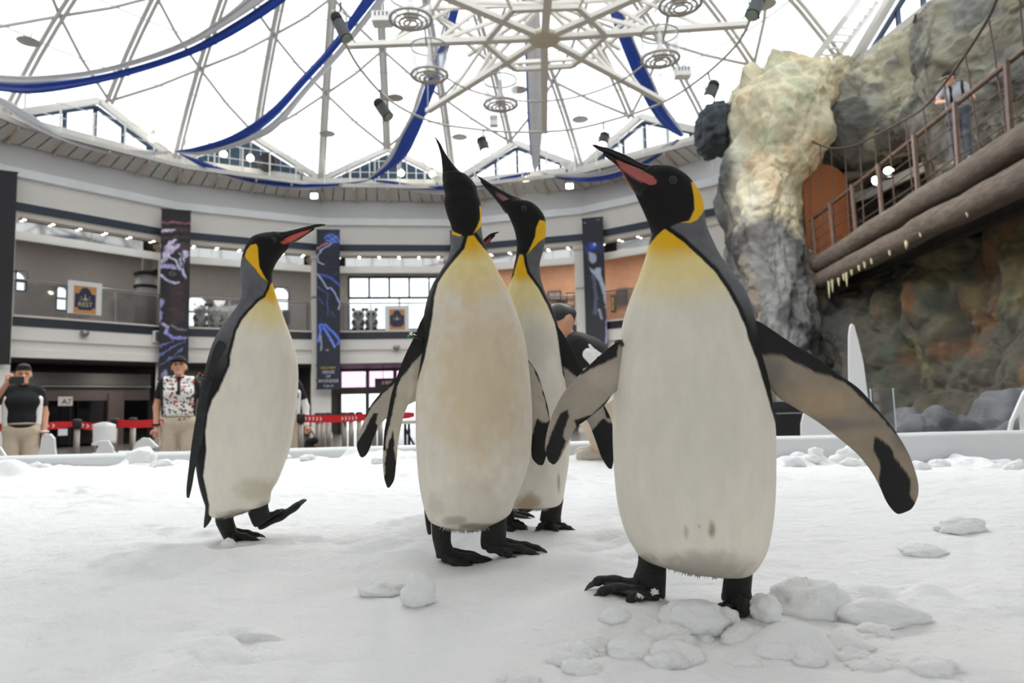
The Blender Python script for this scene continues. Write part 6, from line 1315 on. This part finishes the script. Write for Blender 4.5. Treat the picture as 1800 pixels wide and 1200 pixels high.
# crouching keeper on the snow behind the fourth penguin
Yp = 4.62; P_ = lambda px, py, dy=0: at(px, py, Yp+dy)
zf = float(snow_z(np.array([.5]), np.array([Yp]))[0]); L0 = np.array([P_(1040, 700)[0], Yp, zf])
L = lambda px, py, dy=0: P_(px, py, dy)-L0
jd = dict(head=L(984, 567, -.02), face=np.array([.75, .45, -.45]), up=np.array([-.35, .05, .95]), neck=L(1003, 596, .0), sR=L(1016, 612, -.16), sL=L(1024, 606, .17), eR=L(1040, 676, -.20), eL=L(1052, 672, .22), wR=L(1014, 716, -.22), wL=L(1030, 716, .15), chest=L(1034, 632), belly=L(1066, 672), pelvis=L(1088, 706), hR=L(1090, 716, -.08), hL=L(1090, 714, .09), kR=L(1036, 728, -.12), kL=L(1040, 726, .13), aR=L(1060, 788, -.10), aL=L(1056, 784, .14), toe=(-.13, -.01, -.045), palmR=(0, 1., 0), palmL=(0, 1., 0))
D_, tw, J_ = person('keeper in a black shirt crouching behind the fourth penguin', tuple(L0), 0, jd, dict(side=True, sleeve=.5))
V_, F_ = field_mesh([('c', P_(1036, 606, -.25), P_(1046, 620, -.26), .008, .014, .02), ('c', P_(1046, 620, -.26), P_(1060, 626, -.26), .016, .012, .02)], .006)
tag(obj_np('white_towel', V_, F_, m_whitec), 'crumpled white cloth held at the crouching keeper side', 'cloth')
# visitor on the bridge
Yp = 11.4; q = bl((1434, 480), (1800, 285), (17.8-Yp)/8.7); p = at(1715, 262, Yp); zd = float(p[2])-.25
x = place(1716, Yp); je = dict(STAND, head=(-.10, -.16, 1.50), face=np.array([-.75, -.6, -.35]), neck=(-.05, -.08, 1.40), sR=(-.22, -.05, 1.36), sL=(.14, -.02, 1.36), chest=(-.01, -.03, 1.24), eR=(-.30, -.16, 1.12), wR=(-.24, -.36, 1.05), eL=(.22, -.10, 1.10), wL=(.10, -.36, 1.06))
zt = float(at(1697, 142, Yp)[2]); E_, tw, J_ = person('visitor in a black cap and grey top leaning on the bridge rail', (x+.1, Yp, zt-1.50*.95), -.5, je, dict(head='cap', visor=m_whitec, shirt=M('grey_top', (176, 180, 188), rough=.85, bump=.2, bs=30), sleevem=M('grey_top'), trousers=M('dark_shorts', (92, 98, 108), rough=.85)), .95, (220, 178, 156), .014)
for s in (-1, 1): MB().tube([tw(J_['chest']+np.array([s*.09, .14, .12])), tw(J_['chest']+np.array([s*.10, -.02, .22])), tw(J_['chest']+np.array([s*.085, -.14, .08])), tw(J_['belly']+np.array([s*.09, -.13, .0]))], .022, 8).build('backpack_strap', m_blackc, E_, True)
# ================================================================== furniture round the hall
m_post = M('brushed_post', (122, 114, 107), rough=.4, metal=.6); m_red = M('red_belt', (206, 24, 34), rough=.55); m_board = M('white_board', (234, 234, 234), rough=.5)
POSTS = [(137, 8.6), (203, 8.7), (235, 8.8), (529, 8.4), (559, 9.3), (567, 9.6), (577, 9.9), (605, 9.0), (617, 9.3), (631, 9.6), (657, 9.4), (668, 9.7), (1112, 8.0)]
PW = ['left of the lidded chair', 'just right of the lidded chair back', 'left of the man in the cap', 'beside the half hidden helper', 'leftmost of the trio under the sea-creature banner', 'middle of the trio under the sea-creature banner', 'rightmost of the trio under the sea-creature banner', 'left of the hidden penguin flipper, first of three', 'left of the hidden penguin flipper, second of three', 'left of the hidden penguin flipper, third of three', 'between the two left flippers, left one', 'between the two left flippers, right one', 'hidden behind the nearest penguin']
for (px, Y), w in zip(POSTS, PW):
    x = place(px, Y); t = thing('stanchion', 'steel queue post '+w, 'post', (x, Y, 0), 'queue posts')
    MB().tube([(x, Y, .02), (x, Y, .90)], .034, 14).build('pole', m_post, t, True); MB().lathe([(.14, 0), (.14, .02), (.06, .04), (.04, .05)], (x, Y, 0), 20).build('base', m_post, t, True)
    MB().lathe([(.046, .88), (.05, .89), (.05, .97), (.04, .985), (.0, .99)], (x, Y, 0), 14).build('belt_head', blk, t, True)
def belt(lab, a, b, Y0, Y1, sag=.02, marks=False):
    pts = []; P0 = np.array([place(a, Y0), Y0, .93]); P1 = np.array([place(b, Y1), Y1, .93]); n = 24; u = np.linspace(0, 1, n)
    C = P0+(P1-P0)*u[:, None]; C[:, 2] -= sag*4*u*(1-u); d = (P1-P0)/np.linalg.norm(P1-P0); nr = np.array([d[1], -d[0], 0]); nr *= -np.sign(nr[1])*-1 if nr[1] > 0 else 1
    hw = .045*(1-.35*np.exp(-((u-1)/.12)**2)); t = thing('queue_belt', lab, 'belt', tuple(C[n//2]), 'red queue belts')
    P = np.concatenate([C+np.array([0, 0, 1])*hw[:, None], C-np.array([0, 0, 1])*hw[:, None]]); F = [(i, i+1, n+i+1, n+i) for i in range(n-1)]; obj_np('webbing', np.concatenate([P, P+nr*-.003]), F+[tuple(2*n+k for k in f[::-1]) for f in F], m_red, t)
    if marks:
        L = np.linalg.norm(P1-P0)
        for k in range(int(L/.055)):
            if (k//5) % 2: continue
            c = P0+d*(.06+.055*k)-np.array([0, 0, sag*4*(.06+.055*k)/L*(1-(.06+.055*k)/L)])+nr*.006
            MB().add([c+d*-.015+[0, 0, .022], c+[0, 0, .022], c+d*.02, c+[0, 0, -.022], c+d*-.015+[0, 0, -.022], c+d*.005], [(0, 1, 2, 5), (5, 2, 3, 4)]).build('arrow_mark', m_whitec, t)
belt('red queue belt with white arrows across the left foreground', -60, 137, 7.9, 8.6, .02, True); belt('red queue belt from the post to behind the lidded chair', 137, 203, 8.6, 8.7, .04, True); belt('plain red queue belt reaching the man in the cap', 203, 288, 8.7, 8.2); belt('red queue belt in front of the trio of posts and the doors', 529, 668, 8.4, 9.4, .02, True); belt('red queue belt right of the middle penguin left flipper', 668, 728, 9.7, 9.6, .01); belt('red queue belt seen between the flippers at right', 1050, 1110, 8.0, 8.0, .0)
def cutout(lab, poly, Y, name='penguin_cutout', cat='cutout', th=.03, base=0.0, mat=None, strut=True, grp=None):
    q = [at(x, y, Y) if y < 845 else np.array([at(x, y, Y)[0], Y, base]) for x, y in poly]; cx = np.mean([p[0] for p in q]); t = thing(name, lab, cat, (cx, Y, base), grp)
    pts = [(p[0], p[2]) for p in q]; MB().prism(pts, (0, Y, 0), (1, 0, 0), (0, 0, 1), -th).build('panel', mat or m_board, t, bevel=.006)
    if strut: MB().add([(cx, Y, base), (cx+.02, Y, base), (cx+.02, Y-.22, base), (cx, Y-.22, base), (cx, Y, base+.42), (cx+.02, Y, base+.42)], [(0, 1, 2, 3), (0, 3, 4), (1, 5, 2), (3, 2, 5, 4), (0, 4, 5, 1)]).build('strut', m_board, t)
    return t
GC = 'white penguin cutouts'
cutout('back of a white penguin cutout cut off by the left edge', [(-26, 850), (-26, 796), (-12, 782), (0, 786), (9, 800), (12, 820), (12, 850)], 7.6, grp=GC)
cutout('back of a white round-headed cutout beside the filming man', [(56, 860), (66, 800), (70, 785), (72, 770), (78, 762), (88, 762), (95, 770), (96, 785), (98, 800), (108, 860)], 7.6, grp=GC)
cutout('white bird cutout facing left under the lidded chair', [(152, 870), (166, 798), (173, 783), (160, 783), (161, 778), (175, 774), (190, 774), (198, 786), (200, 800), (206, 870)], 7.7, grp=GC)
cutout('white domed bird cutout beside the man in the cap', [(222, 870), (230, 796), (238, 778), (250, 769), (262, 770), (272, 780), (278, 785), (268, 788), (262, 790), (264, 800), (286, 870)], 7.7, grp=GC)
x = place(184, 7.95); t = thing('white_chair', 'white moulded chair back standing between two queue posts', 'chair', (x, 7.95, 0))
pts = np.array([[at(xx, yy, 7.95-.10*math.sin(PI*(xx-163)/40)) for xx in np.linspace(163, 204, 14)] for yy in np.linspace(746, 779, 8)]); pts[0, :, 2] += .03*np.sin(np.linspace(0, PI, 14)); i, j = np.meshgrid(np.arange(7), np.arange(13), indexing='ij'); Fq = np.stack([i*14+j, (i+1)*14+j, (i+1)*14+j+1, i*14+j+1], -1).reshape(-1, 4)
o = obj_np('backrest', pts.reshape(-1, 3), Fq, m_board, t); md = o.modifiers.new('thick', 'SOLIDIFY'); md.thickness = .02
z0 = float(at(184, 779, 7.95)[2]); MB().box((x, 8.15, z0-.12), (.30, .34, .03)).build('seat', m_board, t, bevel=.01)
for dx in (-.12, .12):
    for dy in (-.12, .14): MB().tube([(x+dx, 8.15+dy, z0-.13), (x+dx*1.15, 8.15+dy*1.1, 0)], .014, 8).build('leg', m_grey, t)
    MB().tube([(x+dx, 7.96, z0+.05), (x+dx, 8.02, z0-.12)], .014, 8).build('back_post', m_grey, t)
cutout('tall white fin-shaped board rising behind the right flipper', [(1493, 860), (1494, 690), (1493, 640), (1493, 590), (1495, 574), (1498, 568), (1502, 571), (1510, 600), (1519, 640), (1524, 680), (1530, 720), (1536, 860)], 5.5, 'fin_cutout', strut=False)
cutout('pale board with a curved edge behind the right flipper', [(1406, 860), (1409, 745), (1413, 728), (1420, 716), (1440, 712), (1480, 714), (1486, 860)], 5.5, 'curved_cutout', strut=True)
cutout('white arched board cut off by the right edge', [(1772, 850), (1774, 758), (1778, 740), (1786, 722), (1800, 690), (1830, 650), (1870, 640), (1900, 700), (1900, 850), (1800, 850), (1796, 740), (1792, 728), (1784, 740), (1780, 758), (1780, 850)], 5.3, 'arch_cutout', strut=False)
def clear_bin():
    Y = 5.7; a, b = at(1529, 683, Y), at(1569, 683, Y); zb = 0.0; w = b[0]-a[0]; cx = (a[0]+b[0])/2; t = thing('clear_bin', 'clear acrylic box right of the tall white fin board', 'box', (cx, Y+.15, 0)); mg = glass('acrylic', (.9, .92, .93), .16)
    h = a[2]; z1 = h-.34
    for dx, dy, sx, sy in ((-w/2, .15, .008, .3), (w/2, .15, .008, .3), (0, 0, w, .008), (0, .3, w, .008)): MB().box((cx+dx, Y+dy, (h+z1)/2), (sx, sy, h-z1)).build('side', mg, t)
    MB().box((cx, Y+.15, z1), (w, .3, .012)).build('bottom', mg, t); MB().box((cx, Y+.15, z1/2), (w*.8, .24, z1-.012)).build('pedestal', blk, t)
    for dx in (-w/2, w/2): MB().box((cx+dx, Y-.004, (h+z1)/2), (.008, .008, h-z1)).build('corner_edge', M('acrylic_edge', (214, 220, 222), rough=.1), t)
clear_bin()
Y = 5.9; c = at(1385, 735, Y); t = thing('black_case', 'matt black cabinet standing behind the low wall, right of the nearest penguin', 'cabinet', (c[0], Y, 0)); zt = float(at(1385, 705, Y)[2]); MB().box((c[0], Y+.2, zt/2), (.27, .4, zt)).build('body', blk, t, bevel=.01); MB().box((c[0], Y-.004, zt*.75), (.24, .006, zt*.4)).build('front_panel', M('black_panel', (15, 15, 16), rough=.6), t); MB().box((c[0]-.165, Y+.1, zt*.48), (.05, .2, zt*.96)).build('side_post', m_taupe, t); MB().tube([(c[0]-.1, Y-.01, zt*.9), (c[0]-.1, Y-.03, zt*.9), (c[0]+.1, Y-.03, zt*.9), (c[0]+.1, Y-.01, zt*.9)], .007, 6).build('handle', m_grey, t)
Y = 11.5; c = at(733, 741, Y); t = thing('table', 'small table with pale top on a black open frame by the doors', 'table', (c[0], Y, 0)); z = float(c[2]); MB().box((c[0], Y, z), (.42, .5, .06)).build('tabletop', M('pale_top', (206, 200, 192), rough=.5), t)
for dx in (-.16, .16):
    for dy in (-.2, .2): MB().beam((c[0]+dx, Y+dy, 0), (c[0]+dx, Y+dy, z-.03), .04).build('leg', blk, t)
MB().beam((c[0]-.16, Y-.2, .1), (c[0]+.16, Y-.2, z-.1), .03).build('brace', blk, t); MB().beam((c[0]+.16, Y-.2, .1), (c[0]-.16, Y-.2, z-.1), .03).build('brace', blk, t)
# signs
b = BAYS[0]
def plate(bay, x0, y0, x1, y1, d, name, lab, cat, mat, th=.03):
    u0, u1, z0, z1 = rect(bay, x0, y0, x1, y1, d); t = thing(name, lab, cat, bay.p((u0+u1)/2, d, z0)); bay.box(MB(), u0, u1, d-th, d, z0, z1).build('panel', mat, t, bevel=.005); return t, u0, u1, z0, z1
t, u0, u1, z0, z1 = plate(b, 102, 697, 127, 713, 2.3, 'shop_sign', 'small white sign lettered A7 before the dark shop', 'sign', M('sign_white', (206, 200, 196), rough=.5))
text(t, 'A7', b.p((u0+u1)/2+.03, 2.262, (z0+z1)/2-.02), b.t.tolist()+[0], .26, M('ink_dark', (40, 42, 52), rough=.6)); q = b.p(u1-.05, 2.29, 0); MB().tube([(q[0], q[1], 0), (q[0], q[1], z1)], .02, 8).build('post', blk, t)
plate(b, 102, 754, 118, 765, 2.3, 'price_card', 'small white card with coloured edge low in the dark shop', 'sign', M('card_white', (226, 226, 236), rough=.5))
b = BAYS[2]; t, u0, u1, z0, z1 = plate(b, 659, 665, 722, 683, 2.2, 'door_sign', 'black sign with three pale characters above the glass doors', 'sign', blk, .08)
text(t, '企鵝館', b.p(u0+.50, 2.11, (z0+z1)/2+.04), b.t.tolist()+[0], .16, M('sign_text', (206, 190, 196), rough=.6), align='CENTER')
for k in (-1, 1): MB().tube([b.p((u0+u1)/2+k*.4, 2.16, z1), b.p((u0+u1)/2+k*.4, 2.16, 2.84)], .015, 6).build('hanger', blk, t)
Y = 9.5; c = at(1075, 716, Y); t = thing('orange_sign', 'orange framed white sign stand seen between the two birds at right', 'sign', (c[0], Y, 0))
z0, z1 = float(at(1075, 742, Y)[2]), float(at(1075, 697, Y)[2]); xa, xb = at(1060, 716, Y)[0], at(1082, 716, Y)[0]; MB().box(((xa+xb)/2, Y, (z0+z1)/2), (xb-xa, .03, z1-z0)).build('panel', M('orange', (226, 96, 50), rough=.5), t); 
for k in (0, 1): MB().box(((xa+xb)/2, Y-.02, z0+(z1-z0)*(.28+.46*k)), ((xb-xa)*.74, .012, (z1-z0)*.34)).build('white_field', m_board, t)
MB().tube([((xa+xb)/2, Y, 0), ((xa+xb)/2, Y, z0)], .03, 8).build('post', m_grey, t); MB().lathe([(.2, 0), (.2, .02), (.05, .04)], ((xa+xb)/2, Y, 0), 16).build('base', m_grey, t)
# framed notices on the mezzanine edge
def notice(i, x0, y0, x1, y1, lab):
    b = BAYS[i]; d = .02; t, u0, u1, z0, z1 = plate(b, x0, y0, x1, y1, d, 'framed_notice', lab, 'sign', M('notice_white', (222, 222, 222), rough=.5), .05); W = u1-u0; Hh = z1-z0; um = (u0+u1)/2; zm = z0+Hh*.47
    b.box(MB(), um-W*.33, um+W*.33, d-.06, d-.05, z0+.02, z0+Hh*.86).build('tan_panel', M('notice_tan', (196, 142, 84), rough=.6), t)
    k = W*.30; out = [(-k, -Hh*.27), (-k*.72, -Hh*.27), (-k*.6, -Hh*.34), (k*.6, -Hh*.34), (k*.72, -Hh*.27), (k, -Hh*.27), (k, Hh*.14), (k*.62, Hh*.16)]+[(k*.55*math.cos(a), Hh*.17+k*.62*math.sin(a)) for a in np.linspace(.2, PI-.2, 9)]+[(-k*.62, Hh*.16), (-k, Hh*.14)]
    ex = np.append(b.t, 0); MB().prism(out, b.p(um, d-.062, zm), ex, (0, 0, 1), .008).build('navy_crest', M('notice_navy', (34, 38, 74), rough=.5), t)
    m = MB()
    for a, r in ((.3, .10), (.9, .13), (1.6, .15), (2.3, .13), (2.9, .10)): m.beam(b.p(um, d-.074, zm-.06*Hh), b.p(um+math.cos(a)*r*W*1.8, d-.074, zm-.06*Hh+math.sin(a)*r*Hh*1.3), .02, .01)
    m.ball(b.p(um, d-.074, zm-.02*Hh), .05); m.build('pale_emblem', M('emblem_gold', (196, 190, 160), rough=.6), t)
    return t, b, um, zm, W, Hh, d
t, b, um, zm, W, Hh, d = notice(0, 119, 492, 177, 555, 'white framed notice with a navy crest on tan, left bay')
notice(2, 677, 538, 719, 580, 'white framed notice with a navy crest on tan, by the wide window')
m_ink2 = M('crest_text', (206, 194, 150), rough=.6); text(t, 'REST', b.p(um, d-.076, zm-.18*Hh), b.t.tolist()+[0], .2, m_ink2)
# panda seats
def panda(i, u, lab):
    b = BAYS[i]; d = .55; c = np.array(b.p(u, d, 4.12)); t = thing('panda_statue', lab, 'statue', tuple(c), 'panda statues on the mezzanine'); pw = M('panda_white', (226, 224, 220), rough=.6); pb = M('panda_black', (28, 28, 30), rough=.6); n = -np.array([*b.n, 0]); ex = np.array([*b.t, 0])
    MB().ball(c+[0, 0, .28], .225, 16, 10, (1.05, .8, 1.0)).build('torso', pw, t, True); MB().ball(c+np.array([0, 0, .66])+n*.02, .22, 18, 12, (1.1, .85, .92)).build('head', pw, t, True)
    for s in (-1, 1):
        MB().ball(c+ex*s*.19+np.array([0, 0, .88]), .07, 10, 8).build('ear', pb, t, True); MB().ball(c+ex*s*.09+n*.20+np.array([0, 0, .68]), .055, 10, 8, (.9, .6, 1.2)).build('eye_patch', pb, t, True)
        MB().tube([c+ex*s*.17+np.array([0, 0, .46]), c+ex*s*.21+n*.14+np.array([0, 0, .34]), c+ex*s*.12+n*.22+np.array([0, 0, .27])], [.055, .055, .05], 10).build('arm', pb, t, True); MB().tube([c+ex*s*.14+n*.1+np.array([0, 0, .08]), c+ex*s*.17+n*.26+np.array([0, 0, .07])], [.08, .075], 10).build('leg', pb, t, True)
    MB().ball(c+n*.23+np.array([0, 0, .60]), .03, 8, 6).build('nose', pb, t, True)
for i, px, w in ((1, 352, 'left of the pair by the tiger banner'), (1, 380, 'right of the pair by the tiger banner'), (2, 630, 'left of the pair before the wide window'), (2, 653, 'right of the pair before the wide window')): panda(i, BAYS[i].on(px, 560, .55)[0], 'white and black panda statue, '+w)
# stacks of chairs, pictures in the warm shop
def stack(i, px, n, w, lab):
    b = BAYS[i]; d = .8; u = b.on(px, 560, d)[0]; t = thing('chair_stack', lab, 'chairs', b.p(u, d, 4.12)); ms = M('stack_dark', (58, 58, 60), rough=.5)
    for k in range(n): b.box(MB(), u-w/2, u+w/2, d-.22, d+.22, 4.42+.075*k, 4.45+.075*k).build('seat', ms, t); b.box(MB(), u-w/2, u+w/2, d+.20, d+.23, 4.5+.075*k, 4.56+.075*k).build('backrest', ms, t)
    for su in (-1, 1):
        for sd in (-.2, .2): MB().tube([b.p(u+su*w*.45, d+sd, 4.11), b.p(u+su*w*.45, d+sd, 4.44)], .015, 6).build('leg', m_grey, t)
stack(3, 987, 9, .38, 'tall stack of dark chairs in front of the warm-lit shop'); stack(3, 966, 5, .38, 'low stack of dark chairs left of the tall stack, partly hidden'); stack(1, 497, 7, .5, 'stack of dark chairs on the mezzanine beside the walking bird chest')
for i, px, y0, y1, w, cl, lab in ((3, 975, 512, 528, 24, (176, 170, 168), 'pale picture on the warm wall left of the penguin banner'), (3, 1003, 515, 540, 16, (214, 160, 120), 'orange picture on the warm wall beside the penguin banner'), (4, 1094, 508, 535, 20, (92, 84, 86), 'dark picture on the warm wall right of the penguin banner'), (4, 1078, 520, 548, 10, (220, 190, 130), 'yellow picture on the warm wall next to the dark one')):
    t, u0, u1, z0, z1 = plate(BAYS[i], px-w/2, y0, px+w/2, y1, 3.9, 'wall_picture', lab, 'picture', M('picture_frame', (70, 62, 58), rough=.5)); BAYS[i].box(MB(), u0+.06, u1-.06, 3.85, 3.868, z0+.06, z1-.06).build('print', M('picture_%d' % px, cl, rough=.6, var=.4, vs=4), t)
for i, px, y, w in ((0, 147, 587, 'under the framed notice in the left bay'), (2, 697, 612, 'under the framed notice by the wide window')):
    b = BAYS[i]; u, z = b.on(px, y, -.05); t = thing('security_camera', 'small grey dome camera on the pale fascia '+w, 'camera', b.p(u, 0, z), 'cameras on the fascia'); MB().lathe([(.10, .10), (.13, .04), (.12, -.02), (.06, -.1), (.0, -.12)], b.p(u, -.13, z), 14).build('dome', m_grey, t, True); b.box(MB(), u-.05, u+.05, -.13, 0.0, z+.02, z+.12).build('bracket', m_white, t)
b = BAYS[0]; u, z = b.on(274, 592, -.05); t = thing('wall_speaker', 'white box speaker on the fascia left of the tiger banner', 'speaker', b.p(u, 0, z)); b.box(MB(), u-.12, u+.12, -.2, -.02, z-.2, z+.2).build('case', m_board, t, bevel=.02); b.box(MB(), u-.10, u+.10, -.208, -.2, z-.17, z+.17).build('grille', m_grey, t)
b = BAYS[0]; u, z = b.on(258, 500, 1.2); q = b.p(u, 1.2, 4.1); t = thing('duct_column', 'grey round duct column with two black rings behind the left railing', 'column', q)
MB().tube([(q[0], q[1], 4.1), (q[0], q[1], 6.0)], .36, 20).build('pipe', m_backw, t, True); MB().lathe([(.42, 5.55-4.1), (.44, 5.6-4.1), (.42, 5.65-4.1)], q, 20).build('lower_ring', blk, t); MB().lathe([(.42, 6.0-4.1), (.44, 6.05-4.1), (.42, 6.12-4.1)], q, 20).build('upper_ring', blk, t); MB().tube([(q[0], q[1], 6.05), b.p(u+.9, .9, 6.45), b.p(u+1.0, .8, 7.28)], .10, 8).build('elbow_pipe', blk, t); MB().tube([(q[0], q[1], 6.1), (q[0], q[1], 7.28)], .18, 12).build('riser', m_dark, t)
